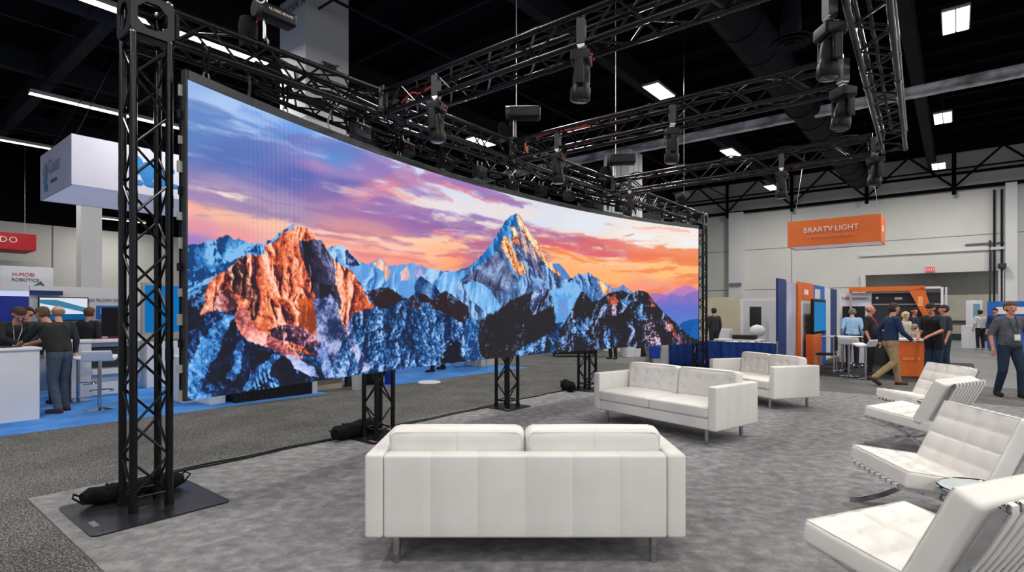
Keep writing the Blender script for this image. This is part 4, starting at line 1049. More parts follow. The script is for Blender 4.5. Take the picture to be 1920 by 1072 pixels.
def tower(label, tn, sn, plate, top=ZB, block=False, hand=True):
    """tn, sn: near corner leg in booth coordinates; plate: (x0, x1, y0, y1) round the tower centre"""
    t = thing('truss_tower', label, 'tower', B(tn + Q, sn + Q), ROT, 'upright truss towers of the screen frame')
    z0 = .035; Hh = top - z0
    for x in (-Q, Q):
        for y in (-Q, Q):
            m = MB().tube((x, y, z0), (x, y, top), .0285, 14)
            m.tube((x, y, z0 - .012), (x, y, z0 + .05), .036, 12)
            for z in (1.25, 2.5): m.tube((x, y, z - .05), (x, y, z + .05), .0305, 14)
            m.build('leg', M['truss'], t)
    n, dz = zig(Hh - .2)
    for fi, (ax, cst) in enumerate((('x', -Q), ('x', Q), ('y', -Q), ('y', Q))):
        for i in range(n):
            a0 = -Q if (i + fi) % 2 == 0 else Q
            za, zb = z0 + .12 + i * dz, z0 + .12 + (i + 1) * dz
            if ax == 'x': brace(t, (cst, a0, za), (cst, -a0, zb))
            else: brace(t, (a0, cst, za), (-a0, cst, zb))
    for z in (z0 + .10, top - .05):
        m = MB()
        for x in (-Q, Q): m.tube((x, -Q, z), (x, Q, z), .011, 8)
        for y in (-Q, Q): m.tube((-Q, y, z), (Q, y, z), .011, 8)
        if z > 1:
            for x in (-Q, Q): m.box(x - .012, x + .012, -Q, Q, z - .035, z + .035)
            for y in (-Q, Q): m.box(-Q, Q, y - .012, y + .012, z - .035, z + .035)
        m.build('cross_frame', M['truss'], t)
    x0, x1, y0, y1 = plate; r = .05
    pts = []
    for cx, cy, a in ((x1 - r, y0 + r, -PI / 2), (x1 - r, y1 - r, 0), (x0 + r, y1 - r, PI / 2), (x0 + r, y0 + r, PI)):
        pts += [(cx + r * math.cos(a + PI / 2 * k / 5), cy + r * math.sin(a + PI / 2 * k / 5)) for k in range(6)]
    MB().prism(pts, .0125, .024).build('base_plate', M['plate'], t)
    if hand:
        bp_ = [c for c in t.children if c.name.startswith('base_plate')][0]
        MB().box(x0 + .06, x0 + .10, (y0 + y1) / 2 - .26, (y0 + y1) / 2 - .12, .0235, .0246).build('grip_slot', M['print'], bp_, False)
        for x in (x0 + .08, x1 - .08):
            for y in (y0 + .07, y1 - .07): MB().tube((x, y, .0235), (x, y, .0247), .012, 10).build('bolt_hole', M['black'], bp_)
    if block: corner_block(t, ZB)
    return t
tower('nearest black truss tower on a wide base plate, left of the LED wall', 0, 0, (-.47, .485, -.44, .49), block=True)
tower('black truss tower behind the front white sofa, second from the left', 2.75, .56, (-.31, .31, -.31, .31))
tower('black truss tower in the middle under the LED wall, with a small bare base plate', 5.46, .68, (-.30, .30, -.30, .30))
tower('black truss tower by the left arm of the long tufted sofa', 8.08, .72, (-.31, .31, -.31, .31))
tower('farthest black truss tower at the right end of the LED wall beside the blue drape', 12.43, 0, (-.31, .31, -.31, .31), block=True)
g = 'black box trusses of the overhead frame'
box_truss('box_truss', 'long black main truss running over the top of the LED wall between end towers', g, B(.254 + .03, Q, ZB), ROT, 12.43 - .314, limit=95)
box_truss('box_truss', 'nearest black cross truss, rising out of the top of the picture', g, B(2.55, -.03, ZB), ROT - PI / 2, 4.2)
box_truss('box_truss', 'middle black cross truss with a moving head at its centre', g, B(4.85, -.03, ZB), ROT - PI / 2, 4.13)
box_truss('box_truss', 'farthest black cross truss, lit by a square ceiling light', g, B(7.825, -.03, ZB), ROT - PI / 2, 4.07)
fd = B(7.75, -4.345) - B(2.2, -4.56)
fr = box_truss('box_truss', 'black front truss seen from below at the upper right', g, B(2.2, -4.56, ZB), math.atan2(fd.y, fd.x), fd.length)
# junction sleeves where the cross trusses meet the main truss
for tt, lab in ((2.55, 'nearest'), (4.85, 'middle'), (7.825, 'farthest')):
    jt = thing('truss_junction', 'black plated junction joining the %s cross truss to the main truss' % lab, 'truss junction', B(tt, Q), ROT, 'plated truss junctions')
    m = MB()
    for x in (-.17, .17):
        for z in (ZB - .01, ZT + .01): m.box(x - .006, x + .006, -Q - .06, Q + .03, z - .03, z + .03)
        m.box(x - .05, x + .05, -Q - .036, -Q - .026, ZB, ZT)
    m.build('clamp_plate', M['trussp'], jt, False)
    m = MB()
    for x in (-.17, .17):
        for z in (ZB + .05, ZT - .05): m.ball((x, -Q - .04, z), .014, 8, 6)
    m.build('bolt', M['zinc'], jt)
# curved truss behind the top of the wall
def arc(t_ang, off): return B(ARC_T + (ARC_R + off) * math.sin(t_ang), ARC_S + (ARC_R + off) * math.cos(t_ang))
A0, A1 = (1.25 - ARC_T) / ARC_R, (9.35 - ARC_T) / ARC_R
ct_ = thing('curved_truss', 'black curved truss just behind the top edge of the LED wall', 'truss', (0, 0, 0), 0, g)
nseg = 32; off = (.14, .14 + 2 * Q)
for o_ in off:
    for z in (ZB - .012, ZT + .012):
        MB().path([tuple(arc(A0 + (A1 - A0) * k / nseg, o_)[:2]) + (z,) for k in range(nseg + 1)], .0262, 10).build('chord', M['truss'], ct_)
rest = MB(); cnt = 0
for f in range(4):
    for k in range(nseg):
        a, b = A0 + (A1 - A0) * k / nseg, A0 + (A1 - A0) * (k + 1) / nseg; up = k % 2
        if f < 2: pa, pb = (off[f], ZB if up else ZT), (off[f], ZT if up else ZB)
        else:
            z = (ZB, ZT)[f - 2]; pa, pb = (off[0] if up else off[1], z), (off[1] if up else off[0], z)
        p, q = tuple(arc(a, pa[0])[:2]) + (pa[1],), tuple(arc(b, pb[0])[:2]) + (pb[1],)
        if cnt < 99: brace(ct_, p, q); cnt += 1
        else: rest.tube(p, q, .0105, 6)
tag(rest.build('brace', M['truss'], ct_), kind='stuff')

# ---------------------------------------------------------------- ballast bags on the base plates
def ballast(label, p, rz, L=.72, r=.075):
    t = thing('ballast_bag', label, 'ballast bag', p, rz, 'black ballast bags at the tower feet')
    m = MB(); pts = []; rr = []
    for k in range(15):
        x = -L / 2 + L * k / 14; e = min(k, 14 - k)
        pts.append((x, .02 * math.sin(k * .9), r * .95 + .008 * math.sin(k * 1.7))); rr.append(r * (.62 if e == 0 else .92 if e == 1 else 1 + .07 * math.sin(k * 2.1)))
    m.path(pts, rr, 14); m.build('bag_body', M['blackcl'], t)
    for sx in (-1, 1):
        m = MB(); m.path([(sx * (L / 2), -.05, r * .5), (sx * (L / 2 + .07), -.02, r * 1.3), (sx * (L / 2 + .05), .04, r * 1.5), (sx * (L / 2 - .02), .05, r * .9)], .008, 6); m.build('strap', M['blackcl'], t)
    for x in (-.2, .12): MB().path([(x, -r * .9, r * .5), (x, -r * .6, r * 1.7), (x + .01, r * .4, r * 1.95), (x, r * .95, r * .7)], .010, 6).build('handle', M['blackcl'], t)
    return t
ballast('black ballast bag lying across the base plate of the nearest tower', B(.14, .435, .024), ROT)
ballast('black ballast bag at the foot of the tower behind the front sofa', B(2.70, .92, .024), ROT + .25, .74, .095)
ballast('black ballast bag at the foot of the tower by the long sofa', B(7.85, 1.08, .012), ROT + .9, .62, .10)

# ---------------------------------------------------------------- LED wall
NCOL, NROW = 760, 330
ang, img, _px, _yt, _yb = paint_screen(NCOL, NROW)
lw = thing('led_wall', 'wide curved LED video wall showing snowy mountains at sunset', 'video wall', (0, 0, 0))
xy = np.array([[*arc(a, 0.)[:2]] for a in ang])
vv = np.zeros((NROW, NCOL, 3)); zz = WALL_Z0 + WALL_H * (1 - np.linspace(0, 1, NROW))
vv[..., :2] = xy[None]; vv[..., 2] = zz[:, None]
idx = np.arange(NROW * NCOL).reshape(NROW, NCOL)
quads = np.stack([idx[:-1, :-1], idx[1:, :-1], idx[1:, 1:], idx[:-1, 1:]], -1).reshape(-1, 4)
me = bpy.data.meshes.new('display_face'); nq = len(quads)
me.vertices.add(NROW * NCOL); me.vertices.foreach_set('co', vv.reshape(-1).astype('f'))
me.loops.add(nq * 4); me.loops.foreach_set('vertex_index', quads.reshape(-1).astype('i'))
me.polygons.add(nq); me.polygons.foreach_set('loop_start', np.arange(0, nq * 4, 4, dtype='i')); me.polygons.foreach_set('loop_total', np.full(nq, 4, dtype='i'))
me.update(calc_edges=True); me.validate()
ca = me.color_attributes.new('picture', 'FLOAT_COLOR', 'POINT')
col = np.ones((NROW * NCOL, 4), 'f'); col[:, :3] = srgb_to_lin(img.reshape(-1, 3)); ca.data.foreach_set('color', col.reshape(-1))
dm = bpy.data.materials.new('led_display'); dm.use_nodes = True; nt = dm.node_tree
p = nt.nodes['Principled BSDF']; p.inputs['Base Color'].default_value = (.008, .008, .009, 1); p.inputs['Roughness'].default_value = .6; p.inputs['Specular IOR Level'].default_value = .1
va = nt.nodes.new('ShaderNodeVertexColor'); va.layer_name = 'picture'
nt.links.new(va.outputs['Color'], p.inputs['Emission Color']); p.inputs['Emission Strength'].default_value = 1.
me.materials.append(dm); me.polygons.foreach_set('use_smooth', [True] * nq)
df_ = bpy.data.objects.new('display_face', me); COL.objects.link(df_); df_.parent = lw
def arcslab(mb, a0, a1, n, o0, o1, z0, z1):
    vs = []
    for k in range(n + 1):
        a = a0 + (a1 - a0) * k / n
        for o_, z in ((o0, z0), (o1, z0), (o1, z1), (o0, z1)):
            q = arc(a, o_); vs.append((q.x, q.y, z))
    fs = [(4 * k + j, 4 * k + (j + 1) % 4, 4 * k + 4 + (j + 1) % 4, 4 * k + 4 + j) for k in range(n) for j in range(4)]
    fs += [(3, 2, 1, 0), (4 * n, 4 * n + 1, 4 * n + 2, 4 * n + 3)]
    return mb.add(vs, fs)
a0, a1 = ang[0], ang[-1]; zt_ = WALL_Z0 + WALL_H
npan = 17; rows = 4
for k in range(npan):                          # header sections along the top, one above each column of cabinets
    b0, b1 = a0 + (a1 - a0) * k / npan, a0 + (a1 - a0) * (k + 1) / npan
    arcslab(MB(), b0, b1 - .00012, 3, -.012, .05, zt_ + .002, zt_ + .075).build('header_section', M['cabinet'], lw, False)
    for r in range(rows):
        z0 = WALL_Z0 + WALL_H * r / rows
        arcslab(MB(), b0 + .00008, b1 - .00008, 3, .003, .045, z0 + .001, z0 + WALL_H / rows - .001).build('cabinet', M['blackpl'], lw, False)
m = MB(); arcslab(m, a0 - .0012, a0, 1, -.004, .048, WALL_Z0, zt_ + .075); arcslab(m, a1, a1 + .0012, 1, -.004, .048, WALL_Z0, zt_ + .075); m.build('edge_trim', M['dark'], lw, False)
for i, z in enumerate(np.linspace(zt_ - .08, WALL_Z0 + .06, 13)):
    m = MB(); arcslab(m, a0 - .0028 - (.0006 if i % 2 else 0), a0 - .0012, 1, .03, .05, z - (.035 if i % 3 else .06), z + .03); m.build('latch', M['silver'] if i % 3 != 1 else M['blackpl'], lw, False)
m = MB(); arcslab(m, a0 - .0018, a0 - .0012, 1, .048, .058, WALL_Z0 + .02, zt_ - .02); m.build('rear_rail', M['blackpl'], lw, False)

# hangers: sling and shackle from the trusses down to the header
sling_me = MB().path([(-.035, 0, .30), (-.02, 0, .12), (0, 0, .05)], .011, 8).path([(.035, 0, .30), (.02, 0, .12), (0, 0, .05)], .011, 8).mesh('sling', M['blackcl'])
shk_me = MB().path([(.026 * math.cos(a), 0, .03 + .034 * math.sin(a)) for a in np.linspace(-.6, PI + .6, 16)], .008, 8).tube((-.03, 0, .006), (.03, 0, .006), .009, 8).mesh('shackle', M['zinc'])
where = ['above the left end of the LED wall', 'above its second section', 'under the first chain hoist', 'above the orange lit peak', 'below the nearest cross truss junction',
         'left of the small far peaks', 'above the far snow saddle', 'left of the great white peak', 'above the great white peak', 'right of the great white peak', 'above the dark hills', 'above the red far ridge', 'near the right end of the LED wall']
for k, w in enumerate(where):
    a = a0 + (a1 - a0) * (.018 + k * .0795); p = arc(a, .03)
    hg = thing('sling_hanger', 'black sling with steel shackle on the header %s' % w, 'hanger', (p.x, p.y, zt_ + .072), ROT - a, 'shackled slings carrying the LED wall')
    inst('sling', sling_me, hg, Matrix()); inst('shackle', shk_me, hg, Matrix())

# ---------------------------------------------------------------- moving heads
mh = {}
mh['clamp'] = MB().box(-.03, .03, -.02, .02, .0, .05).tube((-.04, 0, .06), (.04, 0, .06), .034, 12).mesh('clamp', M['zinc'])
mh['base'] = MB().rbox((.19, .16, .10), .02, (2, 2, 1), M=Matrix.Translation((0, 0, -.05))).mesh('base', M['blackpl'])
mh['mast'] = MB().box(-.045, .045, -.035, .035, .06, .27).mesh('power_box', M['dark'])
yk = MB()
for x in (-.098, .098): yk.rbox((.028, .07, .21), .012, (1, 1, 2), M=Matrix.Translation((x, 0, -.19)))
yk.rbox((.20, .08, .03), .01, (2, 1, 1), M=Matrix.Translation((0, 0, -.105))); mh['yoke'] = yk.mesh('yoke', M['blackpl'])
mh['head'] = MB().lathe([(.03, .115), (.062, .10), (.072, .04), (.074, -.02), (.07, -.05), (.084, -.075), (.085, -.16), (.075, -.175), (.0, -.172)], 20).box(-.085, .085, -.02, .02, -.03, .03).mesh('head', M['blackpl'])
mh['lens'] = MB().lathe([(.074, -.172), (.06, -.178), (.0, -.181)], 20).mesh('lens', M['glassblk'])
mh['knob'] = MB().ball((.06, -.09, -.04), .013, 8, 6).ball((-.05, -.09, -.05), .012, 8, 6).mesh('status_light', M['red'])
def moving_head(label, t, s, rz=0., tilt=0., zc=ZB - .03, mast=True):
    o = thing('moving_head', label, 'stage light', B(t, s, zc - .05), ROT + rz, 'black moving head lights on the trusses')
    inst('clamp', mh['clamp'], o, Matrix()); inst('base', mh['base'], o, Matrix()); inst('yoke', mh['yoke'], o, Matrix())
    H = Matrix.Translation((0, 0, -.225)) @ Matrix.Rotation(tilt, 4, 'X')
    hd_ = inst('head', mh['head'], o, H); inst('lens', mh['lens'], hd_, Matrix()); inst('status_light', mh['knob'], o, Matrix())
    if mast: inst('power_box', mh['mast'], o, Matrix())
    return o
moving_head('large black moving head hanging from the middle of the nearest cross truss', 2.55 - Q, -2.6, .4, .08)
moving_head('black moving head where the nearest cross truss meets the main truss', 2.55 - Q, -.86, .3, -.1)
moving_head('black moving head centred under the middle cross truss', 4.85 - Q, -2.42, .6, .05)
moving_head('black moving head with green status light at the start of the middle cross truss', 4.85 - Q, -.8, .2, -.05)
moving_head('black moving head at the start of the farthest cross truss over the main truss', 7.825 - Q, -.36, .5, .3)
moving_head('small moving head near the outer end of the farthest cross truss', 7.825 - Q, -2.92, .2, .0)
moving_head('moving head under the far corner of the front truss against the pale wall', 7.62, -4.14, .7, .15)
moving_head('tilted silver-lensed moving head at the outer end of the middle cross truss', 4.62, -4.17, .9, .2)
moving_head('biggest moving head, at the top right, hanging from the front truss', 3.22, -4.28, .7, .05)

# ---------------------------------------------------------------- chain hoists
def hoist(label, t, s, zb, rz=0., k=1., bag=True, writing=None):
    o = thing('chain_hoist', label, 'chain hoist', B(t, s, zb), ROT + rz, 'chain hoists above the trusses')
    MB().rbox((.46 * k, .22 * k, .17 * k), .035 * k, (3, 2, 2), M=Matrix.Translation((.12 * k, 0, .09 * k))).build('motor_housing', M['blackpl'], o)
    MB().tube((-.16 * k, 0, .09 * k), (-.05 * k, 0, .09 * k), .105 * k, 18).build('gear_case', M['dark'], o)
    MB().tube((-.04 * k, 0, -.26 * k), (-.04 * k, 0, 0), .012, 8).tube((-.01 * k, .02, -.26 * k), (-.01 * k, .02, 0), .010, 8).build('load_chain', M['zinc'], o)
    MB().path([(-.025 * k + .03 * math.cos(a), 0, -.28 * k + .035 * math.sin(a)) for a in np.linspace(-2.6, 1.6, 12)], .011, 8).build('hook', M['zinc'], o)
    MB().tube((0, 0, .17 * k), (0, 0, HALL_Z - zb - .3), .006, 8).build('hoist_chain', M['zinc'], o)
    if bag:
        MB().lathe([(.06 * k, -.40 * k), (.10 * k, -.38 * k), (.115 * k, -.1 * k), (.095 * k, .0), (.088 * k, .0)], 16, Matrix.Translation((-.16 * k, .16 * k, 0))).build('chain_bag', M['blackcl'], o)
        MB().path([(-.16 * k, .16 * k, -.35 * k), (-.1 * k, .08 * k, -.05 * k), (-.06 * k, .02, .06 * k)], .009, 6).build('bag_cord', M['red'], o)
    if writing:
        text('lettering', writing, .034, Matrix.Translation((.13 * k, -.113 * k, .10 * k)) @ Matrix.Rotation(PI / 2, 4, 'X'), M['wprint'], o, .002)
        MB().path([(-.13 + .05 * math.cos(a), -.112, .12 + .05 * math.sin(a)) for a in np.linspace(0, 2 * PI, 18)], .007, 6).build('round_emblem', M['wprint'], o)
    return o
hoist('big black chain hoist with white lettering above the left end of the main truss', 1.14, Q, 4.40, 0., .76, True, 'NLOGIC.BRAND')
hoist('chain hoist on its steel wire at the start of the middle cross truss', 4.80, -.02, 4.40, -.9, 1.)
hoist('chain hoist in front of the distant pale column above the farthest cross truss', 7.80, -.02, 4.36, -1., 1.05)
hoist('small chain hoist above the right end of the main truss', 11.5, Q, 4.34, .9, .8, True)
# cables
def cable(label, pts, r, m, grp='cables on the truss rig'):
    P = [Vector(p) for p in pts]; out = []
    for i in range(len(P) - 1):
        p0, p1, p2, p3 = P[max(0, i - 1)], P[i], P[i + 1], P[min(len(P) - 1, i + 2)]
        for k in range(7):
            u = k / 7.
            out.append(.5 * ((2 * p1) + (p2 - p0) * u + (2 * p0 - 5 * p1 + 4 * p2 - p3) * u * u + (3 * p1 - p0 - 3 * p2 + p3) * u ** 3))
    out.append(P[-1])
    return tag(MB().path(out, r, 7).build('cable', m), label, 'cable', grp)
def droop(t0, t1, s0, s1, z, n, amp, sd):
    rd = random.Random(sd)
    return [B(t0 + (t1 - t0) * k / n + rd.uniform(-.03, .03), s0 + (s1 - s0) * k / n + rd.uniform(-.04, .04), z + (-amp if k % 2 else .02) * rd.uniform(.6, 1.2)) for k in range(n + 1)]
cable('black cable lying in loose loops inside the main truss', droop(.5, 12.2, .12, .12, 3.88, 36, .03, 1), .016, M['blackpl'])
cable('second black cable looping along the bottom of the main truss', droop(1.0, 11.8, .2, .16, 3.80, 30, .05, 2), .013, M['blackpl'])
cable('thick black cable bundle behind the main truss', droop(1.5, 9.3, .32, .34, 3.98, 28, .05, 3), .02, M['blackcl'])
cable('red cable caught in the start of the nearest cross truss', [B(2.6, -.1, 3.98), B(2.62, -.25, 4.06), B(2.58, -.42, 4.0), B(2.6, -.6, 4.03), B(2.55, -.72, 3.9)], .010, M['red'])
cable('orange sling wrapped at the start of the middle cross truss', [B(4.78, -.2, 4.12), B(4.76, -.22, 3.95), B(4.8, -.25, 3.86), B(4.9, -.3, 3.9)], .014, M['orangeb'])
cable('red cable over the middle cross truss', [B(4.9, -.3, 4.1), B(4.92, -.55, 4.13), B(4.9, -.9, 4.1), B(4.95, -1.3, 4.11)], .010, M['red'])
cable('black cable running on top of the nearest cross truss', [B(2.66, -.1 - .28 * k, 4.12 + (.015 if k % 2 else 0)) for k in range(15)], .013, M['blackpl'])
cable('black cable running on top of the middle cross truss', [B(4.95, -.1 - .28 * k, 4.12 + (.02 if k % 2 else 0)) for k in range(15)], .012, M['blackpl'])
cable('black cable running on top of the farthest cross truss', [B(7.93, -.1 - .28 * k, 4.13 + (.06 if k % 3 == 1 else 0)) for k in range(15)], .012, M['blackpl'])
cable('black cables tied inside the front truss', [B(2.6 + .37 * k, -4.52 + .014 * k, 4.0 + (.05 if k % 2 else -.02)) for k in range(14)], .016, M['blackpl'])
cable('orange-tipped cable at the top of the front truss', [B(3.2, -4.4, 4.0), B(3.25, -4.42, 4.1), B(3.35, -4.46, 4.02)], .010, M['orangeb'])
cable('black loop hanging under the right end of the main truss', [B(10.9, .0, 3.8), B(11.1, -.02, 3.66), B(11.4, -.02, 3.62), B(11.7, 0, 3.78)], .02, M['blackpl'])
cable('grey cable dropping from the main truss to the LED wall near the first hoist', [B(.98, .16, 3.82), B(1.0, .18, 3.7), B(.98, .2, zt_ + .08)], .014, M['cabinet'])
cable('white cable dropping to the header left of the nearest cross truss', [B(1.95, .3, 3.8), B(1.93, .33, 3.68), B(1.95, .32, zt_ + .08)], .010, M['silver'])
rd = random.Random(9)
for k in range(9):                              # power and data boxes on the curved truss
    a = A0 + (A1 - A0) * (.14 + .095 * k); p = arc(a, .06)
    o = thing('power_box', ['black power box on the curved truss, %s' % s for s in ('left of the nearest cross truss junction', 'below the nearest cross truss junction', 'first after the nearest cross truss', 'halfway to the middle cross truss',
              'with green light before the middle cross truss', 'under the middle cross truss junction', 'after the middle cross truss', 'before the farthest cross truss', 'below the farthest cross truss junction')][k], 'power box', (p.x, p.y, 3.66 + rd.uniform(0, .06)), ROT - a, 'power boxes along the curved truss')
    MB().rbox((.22, .12, .16), .015, (1, 1, 1)).build('case', M['blackpl'] if k % 3 else M['dark'], o)
    m = MB().tube((-.06, -.062, .02), (-.06, -.07, .02), .014, 8); m.build('led', M['glow_g'] if k in (4,) else M['red'] if k % 2 else M['silver'], o)
    m = MB().tube((.05, 0, .07), (.05, 0, .16), .012, 6).tube((-.05, 0, .07), (-.05, 0, .16), .012, 6); m.build('bracket', M['zinc'], o)
cable('black cable running along the edge of the grey booth carpet', [B(.5 + .45 * k, 1.0 + (.03 if k % 2 else 0) + .006 * k, .022) for k in range(22)], .010, M['blackpl'], 'floor cables')
cable('second black cable beside the first on the booth carpet edge', [B(.55 + .45 * k, .97 - (.03 if k % 3 else 0) + .006 * k, .022) for k in range(12)], .009, M['blackpl'], 'floor cables')
# ---------------------------------------------------------------- sofas
LE = M['leather']; M['seam'] = mat('seam_thread', (212, 210, 203), .6)
def smooth01(x): x = max(0., min(1., x)); return x * x * (3 - 2 * x)
def sofa(label, loc, rz, W, D=.88):
    """local: back at y = 0, front at y = +D, centred on x"""
    o = thing('sofa', label, 'sofa', loc, rz, 'white leather sofas with steel legs')
    ZL, ZA, AW = .19, .715, .115; BT = .12
    iw = W - 2 * AW
    for s in (-1, 1):
        m = MB(); cuts = [-.2, -.001, .001, .2]
        def arm(x, y, z, nx, ny, nz):
            d = 0.
            for q in (-.22, 0., .22):
                d = max(d, 1 - abs(y - q) / .006)
            return (x - nx * .004 * max(0, d) * (abs(nx) > .5), y, z)
        cy = sum([[q - .007, q, q + .007] for q in (-.22, 0., .22)], [])
        m.rbox((AW, D, ZA - ZL), .022, (2, 6, 4), ((), cy, ()), arm, Matrix.Translation((s * (W - AW) / 2, D / 2, (ZA + ZL) / 2)))
        m.build('arm', LE, o)
    seams = [-iw / 2 + iw * k / 6 for k in range(1, 6)]
    def back(x, y, z, nx, ny, nz):
        d = max(0, max(1 - abs(x - q) / .006 for q in seams))
        if ny < -.5: y += .0045 * d
        if nz > .5: z -= .004 * d
        if ny < -.5: y -= .004 * math.sin(PI * (z / (ZA - ZL) + .5))
        return (x, y, z)
    cx = sum([[q - .007, q, q + .007] for q in seams], [])
    MB().rbox((iw - .004, BT, ZA - ZL - .006), .02, (8, 2, 5), (cx, (), ()), back, Matrix.Translation((0, BT / 2 + .004, (ZA + ZL) / 2 - .003))).build('back_panel', LE, o)
    MB().rbox((iw - .004, D - BT - .02, .135), .015, (6, 4, 1), M=Matrix.Translation((0, BT + (D - BT) / 2, ZL + .07))).build('seat_base', LE, o)
    cw = iw / 2 - .004
    for s in (-1, 1):
        def seat(x, y, z, nx, ny, nz):
            e = (1 - (2 * x / cw) ** 4) * (1 - (2 * y / (D - BT - .1)) ** 4)
            if nz > .2: z += .022 * max(0, e)
            if abs(nx) + abs(ny) > .6: z += 0
            return (x, y, z)
        m = MB(); sd = D - BT - .02
        m.rbox((cw, sd, .145), .035, (14, 12, 2), fn=seat, M=Matrix.Translation((s * (cw / 2 + .002), BT + sd / 2 + .03, ZL + .135 + .073)))
        scu = m.build('seat_cushion', LE, o)
        m = MB()
        for zz in (ZL + .135 + .118, ZL + .135 + .025):
            a, b = cw / 2 - .004, sd / 2 - .004
            m.path([(s * (cw / 2 + .002) + qx, BT + sd / 2 + .03 + qy, zz) for qx, qy in ((-a, b), (a, b))], .004, 6)
        m.build('piping', M['seam'], scu)
        # back cushion, leaning on the back panel, tufted on the front
        bh, bt = .40, .16
        def bc(x, y, z, nx, ny, nz):
            e = max(0, (1 - (2 * x / cw) ** 4) * (1 - (2 * z / bh) ** 4))
            if ny > .2:
                y += .03 * e
                for i in range(4):
                    for j in range(2):
                        qx = -cw / 2 + cw * (i + .5) / 4; qz = -bh * .19 + bh * .38 * j
                        r2 = (x - qx) ** 2 + (z - qz) ** 2
                        y -= .030 * math.exp(-r2 / .0011) + .012 * math.exp(-r2 / .006)
            elif ny < -.2:
                y -= .02 * e
                y += .004 * max(0, 1 - abs(x) / .006)
            if nz > .3: z += .012 * max(0, 1 - (2 * x / cw) ** 4)
            return (x, y, z)
        Mx = Matrix.Translation((s * (cw / 2 + .002), BT + .105, .638)) @ Matrix.Rotation(.11, 4, 'X')
        bcu = MB().rbox((cw, bt, bh), .045, (36, 2, 22), ((-.007, 0., .007), (), ()), bc, Mx).build('back_cushion', LE, o)
        m = MB(); a = cw / 2 - .03
        for yy in (-bt / 2 + .006, bt / 2 + .004):
            m.path([(-a - .012, yy, bh / 2 - .10), (-a - .008, yy, bh / 2 - .035), (-a + .02, yy, bh / 2 - .008), (a - .02, yy, bh / 2 - .008), (a + .008, yy, bh / 2 - .035), (a + .012, yy, bh / 2 - .10)], .0045, 6)
        m2 = MB(); m2.add([Mx @ Vector(p) for p in m.v], m.f); m2.build('piping', M['seam'], bcu)
        for yy in (.085, D - .085):
            m = MB(); m.tube((s * (W / 2 - .185), yy, 0.012), (s * (W / 2 - .185), yy, ZL + .005), .024, 16); m.build('leg', M['chrome'], o)
    return o
sofa('white leather sofa in front, seen square from behind', (.083, 3.415, 0), 0, 2.0, .86)
def place_sofa(label, fl, fr, W, D):
    """fl, fr: floor points under the front left and front right leg as seen from the front"""
    d = (fr - fl).normalized(); n = Vector((-d.y, d.x, 0))            # from the front towards the back
    c = (fl + fr) / 2
    back = c + n * (D - .085)
    return sofa(label, (back.x, back.y, 0), math.atan2(-n.x * -1, n.y * -1) if False else math.atan2(d.y, d.x) + PI, W, D)
place_sofa('long white leather sofa with tufted back cushions, facing the LED wall', GY(1131, 790.6), GY(1335, 835.6), 2.0, .92)
fr3 = GY(1446.7, 768); rr3 = GY(1528.4, 763); n3 = (rr3 - fr3).normalized(); d3 = Vector((n3.y, -n3.x, 0))
place_sofa('smaller white leather sofa behind the long one, by the blue drape', fr3 - d3 * 1.36, fr3, 1.66, .92)

